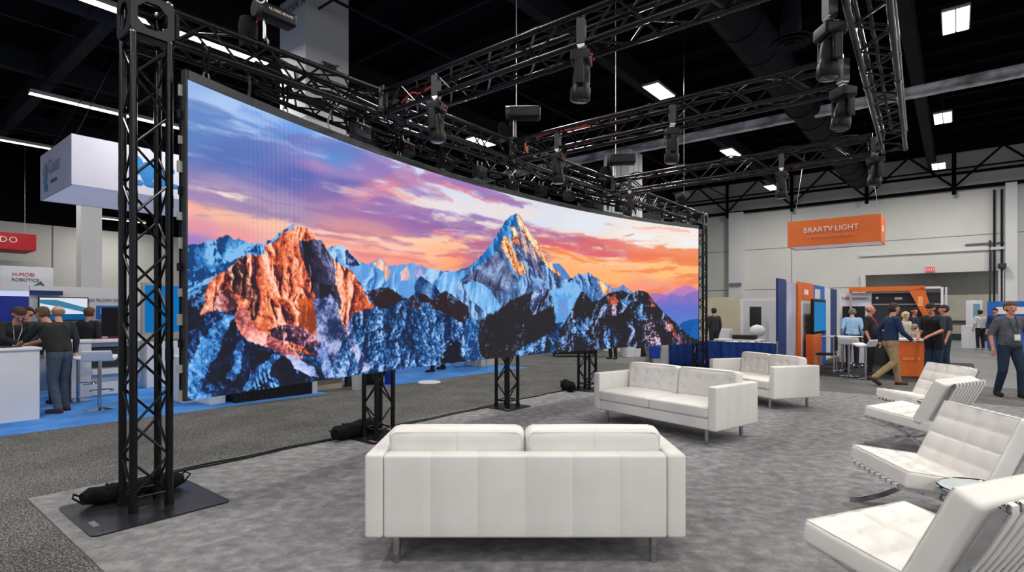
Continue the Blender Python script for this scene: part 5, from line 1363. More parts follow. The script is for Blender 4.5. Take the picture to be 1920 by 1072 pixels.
# ---------------------------------------------------------------- lounge chairs
def lounge_chair(label, loc, rz):
    """local: faces +y, floor origin under the middle of the seat"""
    o = thing('lounge_chair', label, 'chair', loc, rz, 'white tufted lounge chairs on crossed chrome legs')
    W, Dp, T = .82, .70, .128
    def biscuit(n, m, w, h, amp):
        def fn(x, y, z, nx, ny, nz):
            if nz > .25:
                u, v = (x / w + .5) * n, (y / h + .5) * m
                q = (1 if u < .5 or u > n - .5 else abs(math.sin(PI * u))) * (1 if v < .5 or v > m - .5 else abs(math.sin(PI * v)))
                z += (amp * (q ** .4) - amp) * max(0., min(1., (w / 2 - abs(x)) / .05, (h / 2 - abs(y)) / .05))
                du, dv = u - round(u), v - round(v)
                if .3 < u < n - .3 and .3 < v < m - .3: z -= .014 * math.exp(-(du * du + dv * dv) / .012)
            return (x, y, z)
        return fn
    ta = math.atan2(.085, Dp)
    Ms = Matrix.Translation((0, .02, .365)) @ Matrix.Rotation(ta, 4, 'X')
    MB().rbox((W, Dp, T), .028, (44, 40, 2), fn=biscuit(4, 4, W, Dp, .024), M=Ms).build('seat_cushion', LE, o); sc_ = o.children[0] if o.children else o
    def edge(Mx, w, h, zz):
        m = MB(); a, b = w / 2 - .012, h / 2 - .012
        m.path([(-a, -b, zz), (a, -b, zz), (a, b, zz), (-a, b, zz)], .0042, 6, closed=True)
        m2 = MB(); m2.add([Mx @ Vector(p) for p in m.v], m.f); return m2
    edge(Ms, W, Dp, T / 2 - .004).build('piping', M['seam'], sc_)
    Mb = Matrix.Translation((0, -.30, .582)) @ Matrix.Rotation(-(PI / 2 - .44), 4, 'X')
    Mb = Mb @ Matrix.Rotation(0, 4, 'Z')
    bc_ = MB().rbox((W, .56, T), .028, (44, 34, 2), fn=biscuit(4, 4, W, .56, .022), M=Mb).build('back_cushion', LE, o)
    edge(Mb, W, .56, T / 2 - .004).build('piping', M['seam'], bc_)
    def curve(pts, n=9):
        P = [Vector(p) for p in pts]; out = []
        for i in range(len(P) - 1):
            p0, p1, p2, p3 = P[max(0, i - 1)], P[i], P[i + 1], P[min(len(P) - 1, i + 2)]
            for k in range(n):
                u = k / n; out.append(.5 * ((2 * p1) + (p2 - p0) * u + (2 * p0 - 5 * p1 + 4 * p2 - p3) * u * u + (3 * p1 - p0 - 3 * p2 + p3) * u ** 3))
        return out + [P[-1]]
    for s in (-1, 1):
        x = s * .345
        MB().path(curve([(x, -.51, .80), (x, -.41, .585), (x, -.30, .40), (x, -.12, .215), (x, .10, .085), (x, .30, .022), (x, .40, .014)]), 0, flat=(.013, .036, (1, 0, 0))).build('back_leg', M['mirror'], o)
        MB().path(curve([(x, .385, .345), (x, .20, .305), (x, .02, .245), (x, -.12, .165), (x, -.26, .07), (x, -.40, .016)]), 0, flat=(.013, .036, (1, 0, 0))).build('seat_leg', M['mirror'], o)
    for y, z in ((-.51, .80), (-.30, .40), (.37, .335), (-.10, .20)):
        MB().box(-.35, .35, y - .007, y + .007, z - .018, z + .018).build('cross_bar', M['mirror'], o)
    for k in range(9):
        x = -.31 + .62 * k / 8
        MB().path([(x, -.50, .782), (x, -.513, .826), (x, -.531, .818), (x, -.533, .786), (x, -.43, .575), (x, -.322, .39)], 0, flat=(.042, .005, (1, 0, 0))).build('back_strap', LE, o)
        MB().path([(x, .392, .33), (x, .395, .355), (x, .375, .352), (x, .0, .265), (x, -.26, .325)], 0, flat=(.042, .005, (1, 0, 0))).build('seat_strap', LE, o)
    for k in range(7):                          # strap ends buckled along the side rails
        y = .34 - .1 * k
        for s in (-1, 1):
            m = MB(); zz = .335 - .085 * (.34 - y) / .7 + .012
            m.box(s * .345 - .012, s * .345 + .012, y - .022, y + .022, zz - .03, zz - .006)
            m.build('side_strap', LE, o)
    return o
def chair_at(label, fl, fr):
    """fl, fr: top front corners of the seat, left and right as seen in the picture when it faces away"""
    c = (fl + fr) / 2; d = (fr - fl).normalized(); f = Vector((-d.y, d.x, 0))      # facing
    p = c - f * .37
    return lounge_chair(label, (p.x, p.y, .012), math.atan2(f.y, f.x) - PI / 2)
chair_at('nearest white lounge chair at the bottom right, showing its strapped back', GY(1501, 981, .455), GY(1693, 943.6, .455))
chair_at('white lounge chair facing left behind the nearest one', GY(1699, 890.6, .455), GY(1593, 837, .455))
chair_at('white lounge chair with strapped back, between two left-facing chairs', GY(1618, 764, .455), GY(1689.5, 753.4, .455))
chair_at('farthest white lounge chair, facing left toward the sofas', Vector((5.32, 7.30, 0)), Vector((5.36, 8.12, 0)))
def side_table(label, p, r=.24, h=.45):
    o = thing('side_table', label, 'side table', p, .3, 'round glass side tables between the chairs')
    MB().lathe([(r - .012, h - .012), (r - .01, h - .002), (.0, h - .002)], 36).build('glass_top', M['glass'], o)
    MB().path([(r * math.cos(a), r * math.sin(a), h - .008) for a in np.linspace(0, 2 * PI, 40, endpoint=False)], .012, 8, closed=True).build('rim', M['mirror'], o)
    for k in range(4):
        a = PI / 4 + k * PI / 2
        MB().path([(r * .96 * math.cos(a), r * .96 * math.sin(a), h - .02), (r * .3 * math.cos(a), r * .3 * math.sin(a), h * .5), (r * .9 * math.cos(a), r * .9 * math.sin(a), .008)], .009, 8).build('leg', M['mirror'], o)
side_table('round chrome-rimmed glass table between the two nearest lounge chairs', (3.08, 3.60, .012), .24, .43)
side_table('round chrome-rimmed glass table between the two farthest lounge chairs', (5.36, 6.93, .012), .20)

# ---------------------------------------------------------------- left booth
def bbox_part(name, parent, m, x0, x1, y0, y1, z0, z1, r=0.):
    mb = MB()
    if r: mb.rbox((x1 - x0, y1 - y0, z1 - z0), r, (2, 2, 2), M=Matrix.Translation(((x0 + x1) / 2, (y0 + y1) / 2, (z0 + z1) / 2)))
    else: mb.box(x0, x1, y0, y1, z0, z1)
    return mb.build(name, m, parent, bool(r))
def bt(name, label, cat, t, s, z=0., rz=0., group=None): return thing(name, label, cat, B(t, s, z), ROT + rz, group)
# white counter with people leaning on it
o = bt('counter', 'plain white counter at the left edge with people leaning on it', 'counter', -.95, 5.55, .01)
bbox_part('cabinet_body', o, M['white'], -1.35, 1.40, 0, .62, 0, 1.02); bbox_part('counter_top', o, M['white'], -1.37, 1.43, -.02, .66, 1.02, 1.06, .012)
o = bt('tablet', 'dark tablet lying on the plain white counter at the left edge', 'tablet', .16, 5.9, 1.072, .3); bbox_part('tablet_body', o, M['blackpl'], -.13, .13, -.09, .09, 0, .012, .004)
# hanging sign
o = thing('hanging_sign', 'white box sign with blue logo hanging behind the nearest tower', 'hanging sign', G(134, 12.6, 0), ROT)
zs0, zs1, sl = zat(134, 345, 12.6), zat(134, 250, 12.6), 4.2
mb = MB(); 
for a, b, c, d in ((0, sl, 0, .03), (0, .03, .03, 3.0), (sl - .03, sl, .03, 3.0), (.03, sl - .03, 2.97, 3.0)): mb.box(a, b, c, d, zs0, zs1)
mb.build('fabric_side', M['fabricw'], o, False); bbox_part('fabric_underside', o, M['brightened_fabric'], .03, sl - .03, .03, 2.97, zs0 + .01, zs0 + .03)
m = MB()
for x, y in ((.1, .1), (sl - .1, .1), (.1, 2.9), (sl - .1, 2.9)): m.tube((x, y, zs1), (sl / 2 + (x - sl / 2) * .3, 1.5 + (y - 1.5) * .3, HALL_Z - .5), .008, 6)
m.build('hanging_wire', M['duct'], o)
Lg = lambda x, z: Matrix.Translation((x, -.012, z)) @ Matrix.Rotation(PI / 2, 4, 'X')
zm = (zs0 + zs1) / 2
m = MB()
for i, (x, z, r1, r2) in enumerate(((1.28, .12, .16, .24), (1.52, -.02, .16, .27), (1.72, .16, .12, .22), (1.34, -.30, .10, .07), (1.62, -.30, .18, .08), (1.85, -.1, .10, .22), (2.05, .12, .09, .08), (2.12, -.26, .14, .06))):
    m.ball((x, -.008, zm + z), (r1, .006, r2), 16, 8)
m.build('logo_mark', M['logo'], o)
text('logo_lettering', 'Gas', .62, Matrix.Translation((2.75, -.014, zm - .06)) @ Matrix.Rotation(PI / 2, 4, 'X'), M['logo'], o, .006)
Lv = lambda y, z: Matrix.Translation((-.012, y, z)) @ Matrix.Rotation(-PI / 2, 4, 'Z') @ Matrix.Rotation(PI / 2, 4, 'X')
m = MB()
for y, z, a, b in ((2.45, .12, .22, .20), (2.45, -.16, .16, .22), (2.35, -.34, .2, .1), (2.30, .02, .08, .2)): m.ball((-.008, y, zm + z), (.006, a, b), 16, 8)
m.build('shield_mark', M['logo2'], o)
text('side_lettering', 'Ones', .52, Lv(1.55, zm + .12), mat('lilac_print', (158, 158, 196), .7), o, .006); text('side_line', 'CLEAN AIR', .12, Lv(1.55, zm - .26), M['print'], o, .006)
# red sign and poster far left
p = G(68, 24.5); tt, ss = TS(p)
o = bt('hanging_sign', 'red hanging sign with white lettering at the far left edge', 'hanging sign', tt, ss); zr0, zr1 = zat(68, 470, 24.5), zat(68, 440, 24.5)
bbox_part('sign_body', o, M['redsign'], -3.6, 0, 0, 2.2, zr0, zr1); text('lettering', 'ONDO', .36, Matrix.Translation((-1.25, -.02, (zr0 + zr1) / 2 + .04)) @ Matrix.Rotation(PI / 2, 4, 'X'), M['wprint'], o, .008, stretch=1.2)
m = MB()
for x in (-3.4, -.2): m.tube((x, 1.1, zr1), (x, 1.1, HALL_Z), .012, 6)
m.build('hanging_wire', M['zinc'], o)
p = G(55, 19.0); tt, ss = TS(p); zp0, zp1 = .0, zat(55, 500, 19)
o = bt('poster_stand', 'tall white poster with red heading and a robot arm picture at the far left', 'poster', tt, ss)
bbox_part('board', o, M['white'], -.75, .65, 0, .06, zp0, zp1, .01)
text('heading', 'H-MOBI', .17, Matrix.Translation((-.15, -.01, zp1 - .28)) @ Matrix.Rotation(PI / 2, 4, 'X'), M['rprint'], o, .006); text('subheading', 'ROBOTICS', .15, Matrix.Translation((-.1, -.01, zp1 - .46)) @ Matrix.Rotation(PI / 2, 4, 'X'), M['print'], o, .006)
MB().path([(.1, -.01, zp1 - .95), (.05, -.01, zp1 - .75), (.3, -.01, zp1 - .52), (.48, -.01, zp1 - .8), (.45, -.01, zp1 - 1.0)], .045, 8).build('robot_arm_print', M['print'], o)
# booth walls along u
SB = 9.4
def upanel(name, label, cat, px0, px1, s, z0, z1, m, dep=.06, group=None):
    a, b = T_at(px0, s), T_at(px1, s)
    o = bt(name, label, cat, a, s, 0, 0, group)
    bbox_part('panel', o, m, 0, b - a, 0, dep, z0, z1); return o, b - a
Yw = lambda px, s: (BN + BV * s + BU * T_at(px, s))[1]
o, w = upanel('booth_wall', 'white back wall of the blue-carpeted booth behind the reception desk', 'exhibition wall', 56, 262, SB, 0, 2.12, M['white'], .08)
o, w = upanel('booth_wall', 'deep blue wall panel with lit white top at the left edge', 'exhibition wall', -60, 54, SB - .6, 0, zat(20, 555, Yw(20, SB - .6)), mat('deep_blue_panel', (8, 44, 150), .5)); bbox_part('light_header', o, emat('header_glow', (206, 216, 250), .9), 0, w, -.02, .08, zat(20, 555, Yw(20, SB - .6)), zat(20, 545, Yw(20, SB - .6)))
o, w = upanel('header_panel', 'narrow dark blue header on top of the white booth wall', 'panel', 57, 118, SB - .12, zat(88, 553, Yw(88, SB)), zat(88, 545, Yw(88, SB)), M['navy'])
o, w = upanel('television', 'television with white and blue wave picture on the white booth wall', 'television', 72, 166, SB - .14, zat(118, 601, Yw(118, SB)), zat(118, 557, Yw(118, SB)), M['blackpl'])
tvw, tz0, tz1 = w, zat(118, 601, Yw(118, SB)), zat(118, 557, Yw(118, SB))
m = MB(); m.cur = 0; m.box(.02, tvw - .02, -.006, 0, tz0 + .02, tz1 - .02)
m.cur = 1; m.add([(.02, -.010, tz1 - .06), (tvw * .35, -.010, tz1 - .06), (tvw - .02, -.010, tz0 + .26), (tvw - .02, -.010, tz0 + .16), (tvw * .5, -.010, tz1 - .22), (.02, -.010, tz1 - .13)], [(0, 1, 2, 3, 4, 5)])
m.cur = 2; m.box(.02, tvw - .02, -.009, -.006, tz0 + .02, tz0 + .14)
m.build('screen', [emat('tv_white', (226, 234, 248), .9), emat('tv_teal', (70, 140, 176), .8), emat('tv_blue', (30, 100, 160), .7)], o, False)
o, w = upanel('display_screen', 'small framed blue screen on the white booth wall right of the television', 'screen', 182, 224, SB - .14, zat(200, 598, Yw(200, SB)), zat(200, 573, Yw(200, SB)), M['blue'])
bbox_part('picture', o, emat('slide_glow', (110, 160, 216), .7), .06, w * .75, -.01, 0, zat(200, 588, Yw(200, SB)), zat(200, 577, Yw(200, SB)))
tag(text('wall_lettering', 'CLEAN FLOW SYSTEM', .10, face_u(T_at(196, SB), SB - .02, zat(196, 563, Yw(196, SB))), M['print']), 'small grey lettering above the framed blue screen', 'lettering')
o, w = upanel('display_wall', 'glowing blue display wall seen between the nearest tower and the LED wall', 'display', 266, 352, SB - 1.0, zat(300, 626, Yw(300, SB - 1)), zat(300, 530, Yw(300, SB - 1)), M['silver'])
bbox_part('glowing_face', o, emat('display_blue', (20, 124, 206), .75), .06, w - .06, -.01, 0, zat(300, 622, Yw(300, SB - 1)), zat(300, 535, Yw(300, SB - 1)))
bbox_part('plinth', o, M['white'], .0, w + 1.2, -.3, .06, 0, zat(300, 640, Yw(300, SB - 1)))
# reception desk
a, b = T_at(134, 7.6), T_at(262, 7.6)
o = bt('reception_desk', 'white reception desk with dark glossy recess behind the nearest tower', 'desk', a, 7.6, .01); w = b - a
bbox_part('desk_body', o, M['white'], 0, w, .12, .7, 0, 1.0); bbox_part('desk_top', o, M['white'], -.03, w + .03, -.02, .75, 1.0, 1.05, .012); bbox_part('side_panel', o, M['white'], 0, .3, 0, .12, 0, 1.0); bbox_part('recess', o, M['dark'], .32, w - .06, .09, .12, .52, .92)
bbox_part('lower_shelf', o, M['white'], .3, w, -.01, .12, .40, .47)
o = bt('laptop', 'dark monitor standing on the reception desk', 'monitor', T_at(216, 7.9), 7.9, 1.06); bbox_part('screen', o, M['blackpl'], -.22, .22, 0, .03, .06, .62); bbox_part('stand', o, M['dark'], -.1, .1, -.08, .1, 0, .06)
o = bt('brochure_pile', 'red and white brochures on the reception desk', 'brochures', T_at(200, 7.75), 7.75, 1.062); bbox_part('top_sheet', o, M['rprint'], -.2, .2, -.1, .1, .012, .02); bbox_part('sheets', o, M['white'], -.21, .21, -.11, .11, 0, .012)
def bar_stool(label, p, h=.80, rz=0.):
    o = thing('bar_stool', label, 'bar stool', p, rz, 'white bar stools on chrome poles')
    MB().lathe([(.0, 0), (.20, 0), (.21, .012), (.07, .035), (.03, .045)], 24).build('foot', M['mirror'], o)
    MB().tube((0, 0, .03), (0, 0, h - .03), .028, 14).build('pole', M['mirror'], o)
    MB().path([(.16 * math.cos(x), .16 * math.sin(x) + .12, .3) for x in np.linspace(-.6, PI + .6, 14)], .011, 8).build('foot_rest', M['mirror'], o)
    def st(x, y, z, nx, ny, nz): return (x, y, z + .05 * (abs(y) / .2) ** 2.2 + (.09 if y < -.12 else 0) * smooth01((-y - .12) / .08))
    MB().rbox((.42, .40, .06), .028, (8, 8, 1), fn=st, M=Matrix.Translation((0, 0, h))).build('seat', M['white'], o)
    return o
bar_stool('white bar stool on chrome pole in front of the reception desk', GY(187, 768), .82, .4)
bar_stool('white bar stool partly hidden by the leaning man', B(T_at(147, 7.15), 7.15, .01), .76, -.6)
# things glimpsed under the LED wall
a, b = T_at(441, 4.72), T_at(584, 4.72)
o = bt('skirted_table', 'black-skirted table under the left half of the LED wall', 'table', a, 4.72, .01)
mb = MB(); n = 60; w = b - a
ptsf = [(w * k / n, -.012 * math.sin(k * 1.9)) for k in range(n + 1)]
mb.prism(ptsf + [(w, .6), (0, .6)], 0, .72); mb.build('skirt', M['black'], o, False); bbox_part('table_top', o, M['dark'], -.02, w + .02, -.03, .62, .72, .75)
a2 = T_at(400, 4.7); o = bt('plinth', 'white plinth left of the black-skirted table', 'plinth', a2, 4.85, .01); bbox_part('block', o, M['white'], 0, a - a2 - .1, 0, .6, 0, .9, .01)
a3 = T_at(352, 5.2); o = bt('plinth', 'second white plinth under the bottom left corner of the LED wall', 'plinth', a3, 5.4, .01); bbox_part('block', o, M['white'], 0, T_at(398, 5.2) - a3, 0, .6, 0, .8, .01)
o = bt('post', 'white upright post at the right end of the black-skirted table', 'post', T_at(588, 4.75), 4.75, .01); bbox_part('shaft', o, M['white'], -.05, .05, -.05, .05, 0, 2.1)
a, b = T_at(594, 4.95), T_at(652, 4.95)
o = bt('display_plinth', 'beige two-step plinth under the LED wall left of the white bin', 'plinth', a, 4.95, .008)
bbox_part('base', o, M['beige'], .04, b - a - .1, .05, .7, 0, .22); bbox_part('block', o, M['beige'], 0, b - a, 0, .75, .22, .62)
o = bt('post', 'dark grey post between the beige plinth and the white bin', 'post', T_at(655, 5.0), 5.05, .008); bbox_part('shaft', o, M['dark'], -.05, .07, -.05, .05, 0, 1.6)
def bin_(label, p, m, r=.16, h=.62):
    o = thing('waste_bin', label, 'bin', p, .4)
    MB().lathe([(.0, 0), (r * .8, 0), (r * .84, .01), (r, h), (r * .95, h), (r * .8, .03), (0, .03)], 24).build('tub', m, o); MB().rbox((.1, .01, .03), .004, (1, 1, 1), M=Matrix.Translation((.02, -r * .93, h * .62))).build('handle', M['print'], o)
bin_('white waste bin standing left of the second screen tower', G(672, 11.25, .008), M['white'], .15, .66)
bin_('blue waste bin glimpsed between the legs of the second screen tower', G(731, 12.1, .008), mat('blue_tub', (30, 66, 180), .5), .13, .5)
o = thing('equipment_case', 'black case glimpsed behind the second screen tower', 'case', G(698, 12.2, .008), .5); bbox_part('box', o, M['blackpl'], -.2, .2, -.2, .2, 0, .55, .02)
o = thing('floor_plate', 'flat white round disc lying on the aisle under the LED wall', 'floor box', GY(805, 716.5, .008), .2); MB().lathe([(0, 0), (.26, 0), (.24, .018), (.12, .026), (0, .026)], 28).build('disc', M['white'], o)
def side_chair(label, p, rz, m):
    o = thing('side_chair', label, 'chair', p, rz, 'dark chairs glimpsed under the LED wall')
    bbox_part('seat', o, m, -.22, .22, -.22, .22, .43, .48, .02); bbox_part('backrest', o, m, -.22, .22, -.24, -.19, .55, .9, .02)
    for x in (-.2, .2):
        for y in (-.2, .2): MB().tube((x, y, 0), (x, y, .90 if y < 0 else .43), .012, 8).build('leg', M['mirror'], o)
side_chair('dark blue chair with chrome legs beneath the middle of the LED wall', G(868, 15.6, .01), .4, M['navy'])
side_chair('black chair with chrome legs left of the third screen tower', G(893, 15.2, .01), -.9, M['black'])
o = bt('meeting_table', 'white meeting table beneath the middle of the LED wall', 'table', T_at(880, 6.4), 6.4, .01); bbox_part('table_top', o, M['white'], -.5, .7, -.3, .35, .70, .74, .01)
for x in (-.42, .62):
    for y in (-.24, .28): MB().tube((x, y, 0), (x, y, .7), .02, 8).build('leg', M['mirror'], o)
o = bt('plinth', 'small pale crate on the blue carpet left of the third screen tower', 'crate', T_at(915, 5.6), 5.6, .01); bbox_part('block', o, M['beige'], -.3, .3, 0, .4, 0, .45, .01)
for k, (px0, px1, m, lab) in enumerate(((978, 990, M['black'], 'black low box at the left of the row on the pale green carpet'), (991, 1000, M['white'], 'narrow white low box beside the green one'), (1000, 1016, M['greenb'], 'bright green low box behind the third screen tower'),
                                        (1016, 1024, M['black'], 'black low box between the green box and the white bench'), (1024, 1045, M['white'], 'long white low bench on the pale green carpet'), (1045, 1058, M['beige'], 'beige low box beside the long white bench'))):
    Y = 21.5; o = thing('display_box', lab, 'display box', G((px0 + px1) / 2, Y, .012), 0, 'low boxes on the pale green carpet'); w = (px1 - px0) / FPX * Y
    bbox_part('block', o, m, -w / 2 + .01, w / 2 - .01, 0, .5, 0, .55, .01)
o = thing('skirted_table', 'black-skirted table behind the fourth screen tower', 'table', G(1076, 19.3, .012), 0); bbox_part('skirt', o, M['black'], -.72, .8, 0, .6, .09, .7, .01); bbox_part('table_top', o, M['dark'], -.75, .83, -.02, .62, .7, .74)
for x in (-.68, .76):
    for y in (.06, .54): MB().tube((x, y, 0), (x, y, .12), .025, 8).build('leg', M['dark'], o)
for px, lab in ((1178, 'larger white tub on the aisle beyond the long sofa'), (1193, 'smaller white tub right of the larger tub')):
    r = .26 if px == 1178 else .17; o = thing('storage_tub', lab, 'tub', G(px, 19.5, .007), 0); MB().lathe([(0, 0), (r * .85, 0), (r, .42 if px == 1178 else .3), (r * .95, .42 if px == 1178 else .3), (0, .05)], 20).build('tub', M['white'], o)
o = thing('equipment_case', 'black flight case beyond the fourth screen tower', 'case', G(1206, 19.8, .007), .2); bbox_part('box', o, M['black'], -.3, .3, -.2, .2, 0, .7, .02)
o = thing('door_panel', 'pale upright panel left of the low blue drape', 'panel', G(1250, 15.7, .008), ROT - PI / 2); bbox_part('leaf', o, M['pil'], -.14, .18, 0, .05, 0, 1.0, .01); MB().tube((.2, .02, 0), (.2, .02, 1.02), .016, 8).build('edge_pole', M['zinc'], o)
# ---------------------------------------------------------------- drape and booths on the right
TD = 13.2
def drape(label, s0, s1, t, h, m, along='v', pole=True):
    o = bt('pipe_drape', label, 'drape', t, s0, .008, -PI / 2 if along == 'v' else 0, 'pipe and drape partitions')
    L = abs(s1 - s0); n = int(L * 26); mb = MB(); vs = []
    for z, k_ in ((0.01, 1.25), (h * .5, 1.), (h - .03, .6), (h, .2)):
        for i in range(n + 1):
            vs.append((L * i / n, (.026 * math.sin(i * 1.25) + .012 * math.sin(i * .57 + 1)) * k_, z))
    fs = [(r * (n + 1) + i, r * (n + 1) + i + 1, (r + 1) * (n + 1) + i + 1, (r + 1) * (n + 1) + i) for r in range(3) for i in range(n)]
    mb.add(vs, fs); c = mb.build('cloth', m, o); sol = c.modifiers.new('thickness', 'SOLIDIFY'); sol.thickness = .004
    MB().tube((0, 0, h - .02), (L, 0, h - .02), .018, 8).build('rail', M['zinc'], o)
    for x in (0, L): MB().tube((x, .0, 0), (x, .0, h + .02), .02, 8).build('upright', M['zinc'], o); MB().box(x - .15, x + .15, -.15, .15, 0, .008).build('foot_plate', M['zinc'], o, False)
    return o
s0, s1 = S_at(1254, TD), S_at(1457, TD)
drape('low royal blue drape behind the far end of the LED wall and the smaller sofa', s0, s1, TD, .83, M['bluecl'])
SX = s1 - .02                                    # side wall of banners along u
def banner(name, label, px0, px1, m, z1=2.4, z0=.02, off=0., cat='banner'):
    a, b = T_at(px0, SX + off), T_at(px1, SX + off)
    o = bt(name, label, cat, a, SX + off, .008, 0, 'tall panels in a row beside the blue drape')
    bbox_part('panel', o, m, 0, b - a, 0, .05, z0, z1); bbox_part('foot', o, M['silver'], 0, b - a, -.12, .17, 0, .03)
    return o, b - a
banner('banner_panel', 'tall royal blue panel at the end of the low blue drape', 1459, 1474, M['navy'], 2.42)
o, w = banner('banner_panel', 'tall pale grey panel between the blue panel and the orange banner', 1475.5, 1495, mat('pale_lilac_panel', (190, 190, 206), .7, var=(.9, (150, 152, 176))), 2.36)
o, w = banner('banner_panel', 'orange roll-up banner with a white centre field', 1497, 1526, M['orange'], 2.42, off=-.06)
bbox_part('white_field', o, M['white'], w * .15, w * .72, -.008, 0, .3, 1.9); bbox_part('emblem', o, M['wprint'], w * .35, w * .6, -.008, 0, 2.08, 2.22)
text('red_lettering', 'A\nM', .28, Matrix.Translation((w * .42, -.012, 1.25)) @ Matrix.Rotation(PI / 2, 4, 'X'), M['rprint'], o, .004)
o, w = banner('banner_panel', 'white and blue panel behind the upright touch screen', 1528, 1546, M['blue'], 2.42); bbox_part('white_top', o, M['white'], 0, w * .5, -.008, 0, 2.0, 2.3)
o, w = banner('banner_panel', 'white panel left of the navy panel', 1547, 1557, M['white'], 2.4); banner('banner_panel', 'last navy blue panel of the row beside the drape', 1557.5, 1569, M['navy'], 2.4)
a = T_at(1526, SX - .35); b = T_at(1549, SX - .35)
o = bt('touch_kiosk', 'upright touch screen glowing blue on an orange pedestal', 'kiosk', a, SX - .35, .012); w = b - a
bbox_part('monitor', o, M['blackpl'], 0, w, 0, .08, .95, 1.95, .03); bbox_part('screen', o, emat('kiosk_glow', (52, 140, 206), .75), .06, w - .06, -.008, 0, 1.03, 1.86); bbox_part('pedestal', o, M['orange'], -.05, w * .62, 0, .2, 0, .95, .03); bbox_part('skirt', o, M['blue'], w * .62, w + .1, .02, .2, 0, .95)
# far things beyond the low drape
o = thing('display_wall', 'white display wall with lilac edge beyond the low blue drape', 'exhibition wall', G(1388, 21.5), ROT - PI / 2); L = 1.75
bbox_part('frame', o, M['white'], 0, L, 0, .1, 0, zat(1400, 559, 21)); bbox_part('inner_field', o, M['pil'], .12, L, -.01, 0, .2, zat(1400, 563, 21))
tn = boothbox(MB(), TS(G(1360, 25))[0], TS(G(1360, 25))[0] + .1, S_at(1392, TS(G(1360, 25))[0]), S_at(1315, TS(G(1360, 25))[0]), 0, zat(1360, 557, 25))
o = tn.build('partition_panel', M['tan'], None, False); tag(o, 'tan partition beyond the low blue drape next to the far tower', 'partition')
o = thing('camera_rig', 'large black screen standing before the white display wall', 'screen', G(1418, 20.2), .6); bbox_part('screen', o, M['black'], -.34, .34, 0, .06, 1.05, 1.78, .02); MB().tube((0, .03, 0), (0, .03, 1.05), .03, 8).tube((-.3, .03, .02), (.3, .03, .02), .03, 8).build('stand', M['dark'], o)
o = thing('globe_lamp', 'white round object on a stand in front of the large black screen', 'lamp', G(1420, 19.4), 0); MB().ball((0, 0, .92), (.27, .2, .22), 18, 10).build('shade', M['white'], o); MB().tube((0, 0, 0), (0, 0, .75), .04, 10).build('stand', M['white'], o)
o = thing('equipment_case', 'low black case on a table behind the low blue drape', 'case', G(1396, 17.5, .72), -.7); bbox_part('box', o, M['black'], -.33, .33, -.2, .2, 0, .14, .02)
o = thing('folding_table', 'white table holding a black case behind the low blue drape', 'table', G(1392, 17.5), -.7); bbox_part('table_top', o, M['white'], -.8, .6, -.3, .3, .68, .72)
for x in (-.72, .52):
    for y in (-.25, .25): MB().tube((x, y, 0), (x, y, .68), .018, 8).build('leg', M['zinc'], o)
o = thing('counter', 'small white cabinet beyond the far tower near the man in dark green', 'cabinet', G(1358, 20.8), -.7); bbox_part('block', o, M['white'], -.25, .25, -.2, .2, 0, .95, .01)
# wall phone on the right wall pilaster
o = bt('wall_speaker', 'small grey fixture on the pale pilaster of the right wall', 'fixture', TW - .56, S_at(1384, TW)); bbox_part('body', o, M['print'], -.06, .04, -.35, .35, zat(1384, 536, 33.6), zat(1384, 531, 33.6))
# orange hanging sign
Yr = 19.6; tr_, sr_ = TS(G(1652, Yr)); zo0, zo1 = zat(1652, 452, Yr), zat(1652, 400, Yr)
o = thing('hanging_sign', 'orange box sign with white lettering hanging before the right wall', 'hanging sign', B(tr_, sr_), ROT - PI / 2)
Ls = 3.05
mb = MB()
for a_, b_, c_, d_ in ((-Ls, 0, 0, .03), (-Ls, -Ls + .03, .03, 1.45), (-.03, 0, .03, 1.45), (-Ls + .03, -.03, 1.42, 1.45)): mb.box(a_, b_, c_, d_, zo0, zo1)
mb.build('fabric_side', M['orange'], o, False); bbox_part('fabric_underside', o, M['brightened_fabric'], -Ls + .03, -.03, .03, 1.42, zo0 + .02, zo0 + .04)
text('lettering', 'BRARTV·LIGHT', .27, Matrix.Translation((-Ls * .52, -.012, (zo0 + zo1) / 2 + .10)) @ Matrix.Rotation(PI / 2, 4, 'X'), M['wprint'], o, .006); text('tagline', 'EXHIBITION LIGHTING SERVICE', .11, Matrix.Translation((-Ls * .52, -.012, (zo0 + zo1) / 2 - .16)) @ Matrix.Rotation(PI / 2, 4, 'X'), mat('pale_orange_print', (238, 160, 112), .6), o, .006)
bbox_part('end_emblem', o, M['wprint'], 0, .008, .42, .75, (zo0 + zo1) / 2 - .1, (zo0 + zo1) / 2 + .14)
m = MB()
for x in (-Ls + .1, -.1): m.tube((x, .6, zo1), (x * .6 - .6, .6, HALL_Z - .4), .008, 6)
m.build('hanging_wire', M['zinc'], o)
# exit sign on the door header
o = bt('exit_sign', 'small red glowing exit sign above the freight door', 'exit sign', TW, S_at(1744, TW)); ze = zat(1744, 505, 27.6); bbox_part('housing', o, M['silver'], -.08, -.02, -.2, .2, ze - .14, ze + .14)
bbox_part('face', o, M['exit_glow'], -.09, -.08, -.19, .19, ze - .13, ze + .13); text('lettering', 'EXIT', .2, Matrix.Translation((-.094, 0, ze)) @ Matrix.Rotation(-PI / 2, 4, 'Z') @ Matrix.Rotation(PI / 2, 4, 'X'), M['wprint'], o, .003)
